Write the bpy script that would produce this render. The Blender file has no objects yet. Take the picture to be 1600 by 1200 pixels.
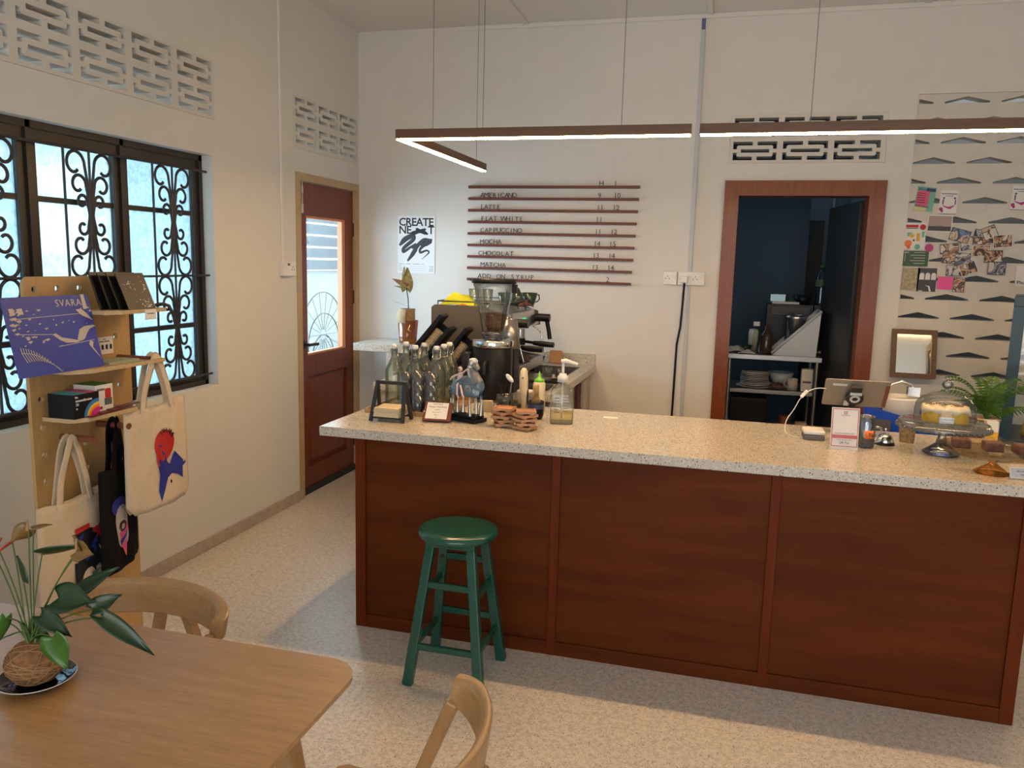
import bpy, math, random
from mathutils import Vector, Matrix
random.seed(7)
PI = math.pi
C = bpy.context.scene.collection
S = bpy.context.scene
XL, YB, ZC, HC = -2.763, 5.684, 3.272, 0.917      # left wall, back wall, ceiling, bar top

# ---------------------------------------------------------------- camera
YAW, PITCH, ROLL, FPX = 0.2634, -0.1513, 0.0253, 1260.59
cy, sy, cp, sp, cr, sr = math.cos(YAW), math.sin(YAW), math.cos(PITCH), math.sin(PITCH), math.cos(ROLL), math.sin(ROLL)
Fw = Vector((-sy * cp, cy * cp, sp)); Rt = Vector((cy, sy, 0)); Up = Rt.cross(Fw)
R2 = Rt * cr + Up * sr; U2 = Up * cr - Rt * sr
cam = bpy.data.objects.new('camera', bpy.data.cameras.new('camera')); C.objects.link(cam)
cam.matrix_world = Matrix(((R2.x, U2.x, -Fw.x, 0), (R2.y, U2.y, -Fw.y, 0), (R2.z, U2.z, -Fw.z, 1.65), (0, 0, 0, 1)))
cam.data.sensor_width = 36; cam.data.lens = FPX * 36 / 1600; cam.data.clip_start = 0.02
S.camera = cam

# ---------------------------------------------------------------- world, lights, exposure
S.view_settings.view_transform = 'Standard'; S.view_settings.look = 'None'
S.view_settings.gamma = 1; S.view_settings.use_curve_mapping = False
S.view_settings.exposure = 0.72
W = bpy.data.worlds.new('sky'); S.world = W; W.use_nodes = True
bg = W.node_tree.nodes['Background']; bg.inputs[0].default_value = (0.74, 0.89, 1.0, 1); bg.inputs[1].default_value = 7.5
try:
    S.cycles.use_denoising = True
    S.cycles.max_bounces = 8; S.cycles.diffuse_bounces = 4; S.cycles.glossy_bounces = 3
    S.cycles.transmission_bounces = 6; S.cycles.transparent_max_bounces = 24
    S.cycles.caustics_reflective = False; S.cycles.caustics_refractive = False
    S.cycles.sample_clamp_indirect = 4
except Exception: pass

def area(name, loc, direction, sx, sy_, power, col, portal=False):
    l = bpy.data.lights.new(name, 'AREA'); l.shape = 'RECTANGLE'; l.size = sx; l.size_y = sy_
    l.energy = power; l.color = col
    o = bpy.data.objects.new(name, l); C.objects.link(o); o.location = loc
    o.rotation_euler = Vector(direction).to_track_quat('-Z', 'Y').to_euler()
    if portal: l.cycles.is_portal = True
    if name == 'added_window_fill': l.spread = math.radians(100)
    return o
DAY = (0.72, 0.88, 1.0)
area('added_front_fill', (0.3, -2.35, 1.45), (0, 1, 0), 4.2, 2.3, 62, (0.88, 0.95, 1.0))  # unseen lamp added behind the camera for assumed daylight from the front
area('added_window_fill', (XL - 0.55, 2.78, 1.75), (1, 0, -0.12), 2.3, 1.3, 9, (0.66, 0.86, 1.0))  # lamp added outside to brighten the panes of the left window
area('added_door_fill', (XL - 0.62, 5.0, 1.5), (1, 0.3, 0), 0.8, 1.0, 32, (0.50, 0.75, 1.0))  # hidden lamp added outside to throw bluish light through the door glass
area('breeze_hole_fill', (1.7, 6.2, 3.1), (0, 0, -1), 1.2, 0.5, 6, (0.85, 0.93, 1.0))  # lamp added behind the breeze screen to light the insides of its holes
area('window_portal', (XL - 0.2, 2.78, 1.55), (1, 0, 0), 1.25, 2.3, 1, (1, 1, 1), True)
area('door_portal', (XL - 0.25, 5.2, 1.45), (1, 0, 0), 0.95, 0.6, 1, (1, 1, 1), True)
area('kitchen_left_fill', (-0.9, 6.9, 1.9), (1, -0.1, -0.35), 0.8, 0.8, 1.5, (0.6, 0.8, 1.0))  # added lamp inside the room, before the closed left opening
area('kitchen_back_fill', (0.7, 7.95, 2.75), (-0.2, -0.6, -1), 0.8, 0.6, 1.0, (0.75, 0.88, 1.0))  # added lamp hidden above the door head; no opening there

# ---------------------------------------------------------------- materials
def nodes(m):
    m.use_nodes = True; return m.node_tree.nodes, m.node_tree.links
def mat(name, col, rough=0.5, metal=0.0, spec=0.5, emit=None, es=1.0, coat=0.0, bump=0.0, bscale=60, var=0.0, sheen=0.0):
    m = bpy.data.materials.new(name); N, L = nodes(m); b = N['Principled BSDF']
    b.inputs['Base Color'].default_value = (*col, 1); b.inputs['Roughness'].default_value = rough
    b.inputs['Metallic'].default_value = metal; b.inputs['Specular IOR Level'].default_value = spec
    b.inputs['Coat Weight'].default_value = coat; b.inputs['Sheen Weight'].default_value = sheen
    if emit: b.inputs['Emission Color'].default_value = (*emit, 1); b.inputs['Emission Strength'].default_value = es
    if bump or var:
        tc = N.new('ShaderNodeTexCoord'); n = N.new('ShaderNodeTexNoise'); n.inputs['Scale'].default_value = bscale; n.inputs['Detail'].default_value = 4
        L.new(tc.outputs['Object'], n.inputs['Vector'])
        if bump:
            bp = N.new('ShaderNodeBump'); bp.inputs['Strength'].default_value = bump; bp.inputs['Distance'].default_value = 0.004
            L.new(n.outputs['Fac'], bp.inputs['Height']); L.new(bp.outputs['Normal'], b.inputs['Normal'])
        if var:
            r = N.new('ShaderNodeValToRGB'); r.color_ramp.elements[0].position = 0.3; r.color_ramp.elements[1].position = 0.7
            r.color_ramp.elements[0].color = (*[c * (1 - var) for c in col], 1); r.color_ramp.elements[1].color = (*[min(1, c * (1 + var)) for c in col], 1)
            L.new(n.outputs['Fac'], r.inputs['Fac']); L.new(r.outputs['Color'], b.inputs['Base Color'])
    return m
def wood(name, c1, c2, axis=0, scale=1.0, rough=0.45, coat=0.0, stretch=14, big=0.5):
    m = bpy.data.materials.new(name); N, L = nodes(m); b = N['Principled BSDF']
    tc = N.new('ShaderNodeTexCoord'); mp = N.new('ShaderNodeMapping'); L.new(tc.outputs['Object'], mp.inputs['Vector'])
    s = [stretch * scale] * 3; s[axis] = 1.0 * scale; mp.inputs['Scale'].default_value = s
    n = N.new('ShaderNodeTexNoise'); n.inputs['Scale'].default_value = 2.2; n.inputs['Detail'].default_value = 6; n.inputs['Distortion'].default_value = 0.6
    L.new(mp.outputs[0], n.inputs['Vector'])
    n2 = N.new('ShaderNodeTexNoise'); n2.inputs['Scale'].default_value = 16; n2.inputs['Detail'].default_value = 3
    L.new(mp.outputs[0], n2.inputs['Vector'])
    mx = N.new('ShaderNodeMix'); mx.inputs[0].default_value = 1 - big; L.new(n.outputs['Fac'], mx.inputs[2]); L.new(n2.outputs['Fac'], mx.inputs[3])
    r = N.new('ShaderNodeValToRGB'); r.color_ramp.elements[0].position = 0.32; r.color_ramp.elements[1].position = 0.68
    r.color_ramp.elements[0].color = (*c1, 1); r.color_ramp.elements[1].color = (*c2, 1)
    L.new(mx.outputs[0], r.inputs['Fac']); L.new(r.outputs['Color'], b.inputs['Base Color'])
    b.inputs['Roughness'].default_value = rough; b.inputs['Coat Weight'].default_value = coat; b.inputs['Coat Roughness'].default_value = 0.34 if 'oak' in name else 0.15
    if 'mahogany' in name: b.inputs['Specular IOR Level'].default_value = 0.16 if name[0] == 'm' else 0.3
    bp = N.new('ShaderNodeBump'); bp.inputs['Strength'].default_value = 0.12; bp.inputs['Distance'].default_value = 0.002
    L.new(n2.outputs['Fac'], bp.inputs['Height']); L.new(bp.outputs['Normal'], b.inputs['Normal'])
    return m
def terrazzo(name, base, chips, scale, thr, rough, coat=0.0, noise=0.12):
    """base colour with chips; chips: list of (colour, voronoi scale, size threshold, share)"""
    m = bpy.data.materials.new(name); N, L = nodes(m); b = N['Principled BSDF']
    tc = N.new('ShaderNodeTexCoord')
    n = N.new('ShaderNodeTexNoise'); n.inputs['Scale'].default_value = scale; n.inputs['Detail'].default_value = 5; L.new(tc.outputs['Object'], n.inputs['Vector'])
    r = N.new('ShaderNodeValToRGB'); r.color_ramp.elements[0].position = 0.35; r.color_ramp.elements[1].position = 0.65
    r.color_ramp.elements[0].color = (*[c * (1 - noise) for c in base], 1); r.color_ramp.elements[1].color = (*[min(1, c * (1 + noise)) for c in base], 1)
    L.new(n.outputs['Fac'], r.inputs['Fac']); last = r.outputs['Color']
    for k, (col, sc, th, share) in enumerate(chips):
        mp = N.new('ShaderNodeMapping'); mp.inputs['Location'].default_value = (k * 3.7, k * 1.3, k * 2.1); L.new(tc.outputs['Object'], mp.inputs['Vector'])
        v = N.new('ShaderNodeTexVoronoi'); v.inputs['Scale'].default_value = sc; L.new(mp.outputs[0], v.inputs['Vector'])
        lt = N.new('ShaderNodeMath'); lt.operation = 'LESS_THAN'; lt.inputs[1].default_value = th; L.new(v.outputs['Distance'], lt.inputs[0])
        sx = N.new('ShaderNodeSeparateColor'); L.new(v.outputs['Color'], sx.inputs[0])
        l2 = N.new('ShaderNodeMath'); l2.operation = 'LESS_THAN'; l2.inputs[1].default_value = share; L.new(sx.outputs[0], l2.inputs[0])
        mu = N.new('ShaderNodeMath'); mu.operation = 'MULTIPLY'; L.new(lt.outputs[0], mu.inputs[0]); L.new(l2.outputs[0], mu.inputs[1])
        mx = N.new('ShaderNodeMix'); mx.data_type = 'RGBA'; L.new(mu.outputs[0], mx.inputs[0]); L.new(last, mx.inputs[6]); mx.inputs[7].default_value = (*col, 1)
        last = mx.outputs[2]
    L.new(last, b.inputs['Base Color']); b.inputs['Roughness'].default_value = rough; b.inputs['Coat Weight'].default_value = coat; b.inputs['Coat Roughness'].default_value = 0.36 if 'floor' in name else 0.12
    return m
def glass(name, tint=(1, 1, 1), refl=0.35, rough=0.03, edge=0.35, haze=0.0):
    m = bpy.data.materials.new(name); N, L = nodes(m); N.remove(N['Principled BSDF']); out = N['Material Output']
    t = N.new('ShaderNodeBsdfTransparent'); g = N.new('ShaderNodeBsdfGlossy'); g.inputs['Roughness'].default_value = rough
    lw = N.new('ShaderNodeLayerWeight'); lw.inputs['Blend'].default_value = edge
    r = N.new('ShaderNodeValToRGB'); r.color_ramp.elements[0].position = 0.0; r.color_ramp.elements[1].position = 1.0
    r.color_ramp.elements[0].color = (*tint, 1); r.color_ramp.elements[1].color = (*[c * c * 0.84 for c in tint], 1)
    L.new(lw.outputs['Facing'], r.inputs['Fac']); L.new(r.outputs['Color'], t.inputs['Color'])
    mu = N.new('ShaderNodeMath'); mu.operation = 'MULTIPLY'; mu.inputs[1].default_value = refl * 1.3; L.new(lw.outputs['Fresnel'], mu.inputs[0])
    ad = N.new('ShaderNodeMath'); ad.operation = 'ADD'; ad.inputs[1].default_value = 0.03; ad.use_clamp = True; L.new(mu.outputs[0], ad.inputs[0])
    mx = N.new('ShaderNodeMixShader'); L.new(ad.outputs[0], mx.inputs[0]); L.new(t.outputs[0], mx.inputs[1]); L.new(g.outputs[0], mx.inputs[2])
    if haze:
        df = N.new('ShaderNodeBsdfDiffuse'); df.inputs['Color'].default_value = (*tint, 1); m3 = N.new('ShaderNodeMixShader'); m3.inputs[0].default_value = haze
        L.new(mx.outputs[0], m3.inputs[1]); L.new(df.outputs[0], m3.inputs[2]); mx = m3
    L.new(mx.outputs[0], out.inputs['Surface'])
    return m
def frosted(name, col, clear):
    m = bpy.data.materials.new(name); N, L = nodes(m); N.remove(N['Principled BSDF']); out = N['Material Output']
    tc = N.new('ShaderNodeTexCoord'); n = N.new('ShaderNodeTexNoise'); n.inputs['Scale'].default_value = 55; n.inputs['Detail'].default_value = 3; L.new(tc.outputs['Object'], n.inputs['Vector'])
    r = N.new('ShaderNodeValToRGB'); r.color_ramp.elements[0].position = 0.35; r.color_ramp.elements[1].position = 0.65
    r.color_ramp.elements[0].color = (*[c * 0.72 for c in col], 1); r.color_ramp.elements[1].color = (*col, 1); L.new(n.outputs['Fac'], r.inputs['Fac'])
    tr = N.new('ShaderNodeBsdfTranslucent'); t = N.new('ShaderNodeBsdfTransparent'); L.new(r.outputs['Color'], tr.inputs['Color']); t.inputs['Color'].default_value = (*col, 1)
    g = N.new('ShaderNodeBsdfGlossy'); g.inputs['Roughness'].default_value = 0.2
    mx = N.new('ShaderNodeMixShader'); mx.inputs[0].default_value = clear; L.new(tr.outputs[0], mx.inputs[1]); L.new(t.outputs[0], mx.inputs[2])
    m2 = N.new('ShaderNodeMixShader'); m2.inputs[0].default_value = 0.06; L.new(mx.outputs[0], m2.inputs[1]); L.new(g.outputs[0], m2.inputs[2])
    L.new(m2.outputs[0], out.inputs['Surface']); return m
def photo_mat(seed, cols, scale=28):
    m = bpy.data.materials.new('photo_print_%d' % seed); N, L = nodes(m); b = N['Principled BSDF']
    tc = N.new('ShaderNodeTexCoord'); mp = N.new('ShaderNodeMapping'); mp.inputs['Location'].default_value = (seed * 1.7, seed * 0.9, seed * 2.3); L.new(tc.outputs['Object'], mp.inputs['Vector'])
    n = N.new('ShaderNodeTexNoise'); n.inputs['Scale'].default_value = scale; n.inputs['Detail'].default_value = 3; n.inputs['Distortion'].default_value = 1.2; L.new(mp.outputs[0], n.inputs['Vector'])
    r = N.new('ShaderNodeValToRGB'); r.color_ramp.interpolation = 'CONSTANT'; e = r.color_ramp.elements
    k = len(cols); e[0].color = (*cols[0], 1); e[0].position = 0.0; e[1].position = 0.38; e[1].color = (*cols[1], 1)
    for i in range(2, k):
        q = e.new(0.38 + 0.24 * (i - 1) / (k - 1)); q.color = (*cols[i], 1)
    L.new(n.outputs['Fac'], r.inputs['Fac']); L.new(r.outputs['Color'], b.inputs['Base Color']); b.inputs['Roughness'].default_value = 0.35
    return m

M = {}
M['wall'] = mat('wall_paint', (0.70, 0.685, 0.65), 0.75, bump=0.25, bscale=9, var=0.015)
M['recess'] = mat('recess_paint', (0.74, 0.74, 0.72), 0.7)
M['block'] = mat('vent_block_paint', (0.66, 0.635, 0.585), 0.8, bump=0.3, bscale=30)
M['breeze'] = mat('breeze_block_paint', (0.63, 0.60, 0.545), 0.75, bump=0.35, bscale=14, var=0.03)
M['ceil'] = mat('ceiling_paint', (0.72, 0.70, 0.66), 0.8)
M['floor'] = terrazzo('floor_terrazzo', (0.66, 0.60, 0.53), [((0.76, 0.71, 0.64), 105, 0.42, 0.5), ((0.40, 0.35, 0.30), 130, 0.34, 0.42), ((0.06, 0.045, 0.035), 72, 0.17, 0.26)], 45, 0.3, 0.42, 0.85, 0.16)
M['skirt'] = terrazzo('skirting_terrazzo', (0.42, 0.36, 0.30), [((0.50, 0.43, 0.36), 120, 0.4, 0.4), ((0.10, 0.08, 0.07), 70, 0.18, 0.3)], 30, 0.3, 0.4)
M['slab'] = terrazzo('countertop_terrazzo', (0.54, 0.495, 0.42), [((0.64, 0.61, 0.55), 90, 0.4, 0.35), ((0.30, 0.16, 0.08), 105, 0.26, 0.32), ((0.07, 0.05, 0.04), 95, 0.24, 0.26), ((0.22, 0.20, 0.17), 150, 0.3, 0.3)], 40, 0.3, 0.22, 0.2, 0.05)
M['mahog'] = wood('mahogany_panel', (0.072, 0.0115, 0.0010), (0.125, 0.026, 0.0018), 0, 0.6, 0.55, 0.0, 8, 0.8)
M['mahogv'] = wood('mahogany_stile', (0.095, 0.0135, 0.0015), (0.14, 0.026, 0.003), 2, 1.0, 0.5, 0.0, 14)
M['doorwood'] = wood('door_mahogany', (0.13, 0.026, 0.012), (0.20, 0.046, 0.020), 2, 0.8, 0.38, 0.15, 12)
M['framewood'] = wood('door_frame_mahogany', (0.16, 0.034, 0.006), (0.235, 0.056, 0.009), 2, 0.8, 0.38, 0.15, 12)
M['cream'] = mat('cream_gloss_paint', (0.46, 0.33, 0.18), 0.5, var=0.08, bscale=12)
M['beadwood'] = mat('orange_beading_wood', (0.62, 0.26, 0.12), 0.45)
M['railwood'] = wood('dark_rail_wood', (0.10, 0.022, 0.012), (0.17, 0.045, 0.022), 0, 1, 0.5)
M['oak'] = wood('pale_oak', (0.30, 0.155, 0.055), (0.46, 0.265, 0.110), 0, 1.0, 0.34, 0.9, 12)
M['oakc'] = wood('chair_oak', (0.31, 0.175, 0.07), (0.42, 0.25, 0.11), 0, 1.5, 0.38, 0.1, 10)
M['ply'] = wood('birch_plywood', (0.44, 0.27, 0.105), (0.53, 0.34, 0.145), 2, 1.0, 0.5, 0, 10)
M['plyedge'] = mat('plywood_edge', (0.52, 0.38, 0.21), 0.55, var=0.1, bscale=90)
M['peg'] = wood('red_brown_peg', (0.16, 0.05, 0.025), (0.24, 0.08, 0.04), 0, 3, 0.45)
M['iron'] = mat('black_iron', (0.035, 0.035, 0.042), 0.42, 0.3)
M['winframe'] = mat('dark_bronze_frame', (0.025, 0.018, 0.014), 0.4)
M['pane'] = frosted('window_glass_frosted', (0.56, 0.68, 0.72), 0.16)
M['pane2'] = frosted('window_glass_clearer', (0.66, 0.77, 0.79), 0.26)
M['glass'] = glass('clear_glass', (0.97, 0.99, 0.98), 0.35)
M['glassb'] = glass('bottle_glass', (0.93, 0.96, 0.91), 0.6, edge=0.35, haze=0.04)
M['glasst'] = glass('tumbler_glass', (0.93, 0.97, 1.0), 0.9, edge=0.45, haze=0.05)
M['amber'] = glass('amber_glass', (0.97, 0.78, 0.45), 0.4, edge=0.4)
M['ambercup'] = glass('amber_cup_glass', (0.86, 0.42, 0.16), 0.5, edge=0.4, haze=0.12)
M['smoke'] = glass('smoke_glass', (0.62, 0.60, 0.58), 0.6, edge=0.4, haze=0.05)
M['water'] = glass('water', (0.95, 0.97, 0.90), 0.15, edge=0.2)
M['syrup'] = mat('pale_syrup', (0.72, 0.58, 0.28), 0.15, spec=0.6)
M['black'] = mat('black_plastic', (0.008, 0.008, 0.010), 0.38, spec=0.25)
M['blackm'] = mat('matt_black', (0.018, 0.018, 0.020), 0.6)
M['charcoal'] = mat('charcoal_metal', (0.03, 0.033, 0.038), 0.32, 0.4)
M['chrome'] = mat('chrome', (0.75, 0.74, 0.72), 0.14, 1.0)
M['steel'] = mat('brushed_steel', (0.50, 0.48, 0.45), 0.32, 1.0)
M['steeld'] = mat('dark_steel', (0.20, 0.19, 0.18), 0.4, 0.9)
M['white'] = mat('white_plastic', (0.78, 0.77, 0.74), 0.4)
M['paper'] = mat('white_paper', (0.76, 0.74, 0.72), 0.7)
M['kraft'] = mat('kraft_paper', (0.34, 0.22, 0.115), 0.8, var=0.12, bscale=60)
M['tan'] = mat('tan_card', (0.56, 0.43, 0.27), 0.7, var=0.1, bscale=90)
M['canvas'] = mat('canvas_cloth', (0.60, 0.49, 0.345), 0.9, bump=0.5, bscale=60, var=0.04, sheen=0.2)
M['blackcloth'] = mat('black_cotton', (0.006, 0.006, 0.008), 0.9, spec=0.15, bump=0.4, bscale=60)
M['green'] = mat('green_gloss_paint', (0.003, 0.072, 0.052), 0.25, coat=0.25)
M['led'] = mat('led_diffuser', (1, 0.9, 0.75), 0.5, emit=(1.0, 0.61, 0.28), es=64)
M['lampwood'] = wood('walnut_lamp_housing', (0.085, 0.036, 0.014), (0.15, 0.07, 0.028), 0, 1, 0.5)
M['conduit'] = mat('grey_white_conduit', (0.50, 0.53, 0.56), 0.5)
M['blueprint'] = mat('blue_cover', (0.05, 0.07, 0.36), 0.35, spec=0.3, var=0.1, bscale=5)
M['creamink'] = mat('cream_ink', (0.52, 0.47, 0.42), 0.4)
M['leafd'] = mat('dark_green_leaf', (0.009, 0.034, 0.010), 0.32, var=0.25, bscale=20)
M['leafg'] = mat('bright_green_leaf', (0.035, 0.115, 0.012), 0.35, var=0.25, bscale=20)
M['leafo'] = mat('olive_spathe', (0.16, 0.09, 0.025), 0.35, var=0.3, bscale=30)
M['leafr'] = mat('red_spathe', (0.30, 0.05, 0.03), 0.35, var=0.2, bscale=30)
M['leafp'] = mat('palm_leaf', (0.075, 0.17, 0.02), 0.45, var=0.3, bscale=20)
M['stem'] = mat('green_stem', (0.05, 0.10, 0.02), 0.5)
M['coir'] = mat('coir_fibre', (0.19, 0.09, 0.035), 0.95, bump=1.0, bscale=90, var=0.4)
M['twine'] = mat('twine', (0.32, 0.19, 0.09), 0.9)
M['saucer'] = mat('black_glazed_saucer', (0.008, 0.008, 0.010), 0.08, coat=0.5)
M['rim'] = mat('pale_rim', (0.55, 0.52, 0.48), 0.3)
M['terra'] = mat('orange_card', (0.42, 0.09, 0.03), 0.55)
M['coast'] = wood('coaster_wood', (0.40, 0.17, 0.06), (0.56, 0.27, 0.11), 0, 4, 0.5)
M['coastd'] = wood('coaster_rim_wood', (0.34, 0.16, 0.08), (0.54, 0.31, 0.17), 0, 5, 0.5)
M['beige'] = mat('beige_laminate', (0.50, 0.38, 0.25), 0.5, var=0.08, bscale=20)
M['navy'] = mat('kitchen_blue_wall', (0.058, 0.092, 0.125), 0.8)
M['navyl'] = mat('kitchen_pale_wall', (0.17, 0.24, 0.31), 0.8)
M['darkdoor'] = mat('dark_grey_door_paint', (0.020, 0.021, 0.024), 0.45)
M['teal'] = mat('dark_teal_case_metal', (0.012, 0.035, 0.048), 0.35, 0.2)
M['red'] = mat('red_print', (0.48, 0.02, 0.02), 0.6)
M['blue'] = mat('blue_print', (0.02, 0.03, 0.25), 0.6)
M['bluep'] = mat('bright_blue_plastic', (0.01, 0.07, 0.55), 0.35)
M['pink'] = mat('pink_paper', (0.75, 0.10, 0.32), 0.6)
M['greenp'] = mat('green_plastic', (0.16, 0.55, 0.04), 0.35)
M['lime'] = mat('lime_cloth', (0.55, 0.62, 0.03), 0.85, bump=0.4, bscale=40)
M['orange'] = mat('orange_sticker', (0.80, 0.18, 0.03), 0.5)
M['ink'] = mat('black_ink', (0.012, 0.012, 0.014), 0.5)
M['grey'] = mat('grey_ink', (0.10, 0.10, 0.11), 0.5)
M['cake'] = mat('yellow_sponge', (0.70, 0.40, 0.04), 0.8, var=0.15, bscale=50, bump=0.6)
M['icing'] = mat('cream_icing', (0.80, 0.66, 0.48), 0.5, bump=0.5, bscale=40)
M['brownie'] = mat('chocolate_brownie', (0.11, 0.05, 0.03), 0.8, bump=1, bscale=60, var=0.35)
M['beans'] = mat('coffee_beans', (0.10, 0.038, 0.014), 0.5, bump=1, bscale=160, var=0.6)
M['bamboo'] = mat('bamboo_strip', (0.42, 0.24, 0.09), 0.6, var=0.2, bscale=40)
M['mirror'] = mat('mirror_glass', (0.80, 0.78, 0.72), 0.05, 1.0)
M['screen'] = mat('dark_screen', (0.01, 0.01, 0.012), 0.1)
M['silver'] = mat('silver_tablet', (0.30, 0.27, 0.24), 0.45, 0.3)
M['towel'] = mat('pale_tea_towel', (0.55, 0.50, 0.46), 0.9, bump=0.6, bscale=50, var=0.15)
M['towelr'] = mat('dark_red_striped_towel', (0.12, 0.05, 0.045), 0.9, bump=0.6, bscale=50, var=0.6)
M['greyblue'] = mat('outside_siding', (0.045, 0.068, 0.092), 0.6, var=0.15, bscale=3)
M['outwhite'] = mat('outside_white_wall', (0.27, 0.30, 0.30), 0.8, var=0.06, bscale=2)
M['outgreen'] = mat('outside_foliage', (0.13, 0.17, 0.16), 0.9, var=0.3, bscale=3)
M['outgrey'] = mat('grey_sky_blocker', (0.05, 0.052, 0.05), 0.8, var=0.2, bscale=4)  # dark underside of the added sky-blocking overhang
M['backinggrey'] = mat('dark_grey_backing', (0.20, 0.19, 0.17), 0.9)  # grey of the added backing behind the breeze holes
M['ground'] = mat('outside_ground', (0.22, 0.22, 0.21), 0.9)

# ---------------------------------------------------------------- geometry helpers
def T(x=0, y=0, z=0): return Matrix.Translation((x, y, z))
def Rx(a): return Matrix.Rotation(a, 4, 'X')
def Ry(a): return Matrix.Rotation(a, 4, 'Y')
def Rz(a): return Matrix.Rotation(a, 4, 'Z')
class G:
    def __init__(s): s.v = []; s.f = []; s.mi = []; s.sm = []; s.M = Matrix.Identity(4); s.m = 0
    def at(s, mtx): s.M = mtx; return s
    def use(s, i): s.m = i; return s
    def add(s, vs, fs, smooth=False):
        o = len(s.v); s.v += [tuple(s.M @ Vector(p)) for p in vs]
        for f in fs: s.f.append([i + o for i in f]); s.mi.append(s.m); s.sm.append(smooth)
        return s
    def box(s, x0, x1, y0, y1, z0, z1):
        v = [(x, y, z) for x in (x0, x1) for y in (y0, y1) for z in (z0, z1)]
        return s.add(v, [(0, 1, 3, 2), (4, 6, 7, 5), (0, 4, 5, 1), (2, 3, 7, 6), (0, 2, 6, 4), (1, 5, 7, 3)])
    def cbox(s, c, d): return s.box(c[0] - d[0] / 2, c[0] + d[0] / 2, c[1] - d[1] / 2, c[1] + d[1] / 2, c[2] - d[2] / 2, c[2] + d[2] / 2)
    def hexa(s, a, b):          # two quads bottom a, top b (4 pts each)
        return s.add(list(a) + list(b), [(3, 2, 1, 0), (4, 5, 6, 7), (0, 1, 5, 4), (1, 2, 6, 5), (2, 3, 7, 6), (3, 0, 4, 7)])
    def bar(s, p, q, w, d=None, w2=None, d2=None):       # square-section bar from p to q
        p, q = Vector(p), Vector(q); d = d or w; w2 = w2 or w; d2 = d2 or d
        dr = (q - p).normalized(); ref = Vector((1, 0, 0)) if abs(dr.x) < 0.9 else Vector((0, 1, 0))
        b = dr.cross(ref).normalized(); a = b.cross(dr).normalized()
        A = [p + a * i * w / 2 + b * j * d / 2 for i, j in ((-1, -1), (1, -1), (1, 1), (-1, 1))]
        B = [q + a * i * w2 / 2 + b * j * d2 / 2 for i, j in ((-1, -1), (1, -1), (1, 1), (-1, 1))]
        return s.hexa(A, B)
    def prism(s, poly, z0, z1, smooth=False):
        n = len(poly); v = [(x, y, z0) for x, y in poly] + [(x, y, z1) for x, y in poly]
        s.add(v, [tuple(range(n))[::-1], tuple(range(n, 2 * n))])
        return s.add(v, [(i, (i + 1) % n, n + (i + 1) % n, n + i) for i in range(n)], smooth)
    def lathe(s, prof, n=28, closed=False):
        k = len(prof); v = []; f = []
        for r, z in prof:
            for i in range(n): a = 2 * PI * i / n; v.append((r * math.cos(a), r * math.sin(a), z))
        for j in range(k - 1 + (1 if closed else 0)):
            j2 = (j + 1) % k
            for i in range(n): f.append((j * n + i, j * n + (i + 1) % n, j2 * n + (i + 1) % n, j2 * n + i))
        return s.add(v, f, True)
    def cyl(s, r, z0, z1, n=24, r2=None):
        r2 = r if r2 is None else r2
        poly = lambda q: [(q * math.cos(2 * PI * i / n), q * math.sin(2 * PI * i / n)) for i in range(n)]
        a, b = poly(r), poly(r2); v = [(x, y, z0) for x, y in a] + [(x, y, z1) for x, y in b]
        s.add(v, [tuple(range(n))[::-1], tuple(range(n, 2 * n))])
        return s.add(v, [(i, (i + 1) % n, n + (i + 1) % n, n + i) for i in range(n)], True)
    def ball(s, rx, ry=None, rz=None, n=16, m=10, c=(0, 0, 0)):
        ry = ry or rx; rz = rz or rx; v = []; f = []
        for j in range(m + 1):
            t = PI * j / m
            for i in range(n): a = 2 * PI * i / n; v.append((c[0] + rx * math.sin(t) * math.cos(a), c[1] + ry * math.sin(t) * math.sin(a), c[2] - rz * math.cos(t)))
        for j in range(m):
            for i in range(n): f.append((j * n + i, j * n + (i + 1) % n, (j + 1) * n + (i + 1) % n, (j + 1) * n + i))
        return s.add(v, f, True)
    def tube(s, pts, r, n=8, closed=False, flat=None):   # r scalar or list; flat=(a,b) multiplies the section
        P = [Vector(p) for p in pts]; k = len(P); rr = r if isinstance(r, (list, tuple)) else [r] * k
        fa, fb = flat or (1, 1); v = []; up = None
        for i in range(k):
            if closed: t = P[(i + 1) % k] - P[i - 1]
            else: t = P[min(i + 1, k - 1)] - P[max(i - 1, 0)]
            t.normalize()
            if up is None:
                ref = Vector((0, 0, 1)) if abs(t.z) < 0.9 else Vector((0, 1, 0)); up = (ref - t * ref.dot(t)).normalized()
            else: up = (up - t * up.dot(t)).normalized()
            side = t.cross(up)
            for j in range(n): a = 2 * PI * j / n; v.append(P[i] + (side * math.cos(a) * fa + up * math.sin(a) * fb) * rr[i])
        f = [(i * n + j, i * n + (j + 1) % n, ((i + 1) % k) * n + (j + 1) % n, ((i + 1) % k) * n + j) for i in range(k if closed else k - 1) for j in range(n)]
        s.add(v, f, True)
        if not closed: s.add(v, [tuple(range(n))[::-1], tuple(range((k - 1) * n, k * n))])
        return s
    def grid(s, fn, nu, nv, smooth=True, thick=0):       # fn(u,v)->point, u,v in 0..1
        v = [fn(i / nu, j / nv) for j in range(nv + 1) for i in range(nu + 1)]
        f = [(j * (nu + 1) + i, j * (nu + 1) + i + 1, (j + 1) * (nu + 1) + i + 1, (j + 1) * (nu + 1) + i) for j in range(nv) for i in range(nu)]
        return s.add(v, f, smooth)
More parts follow.
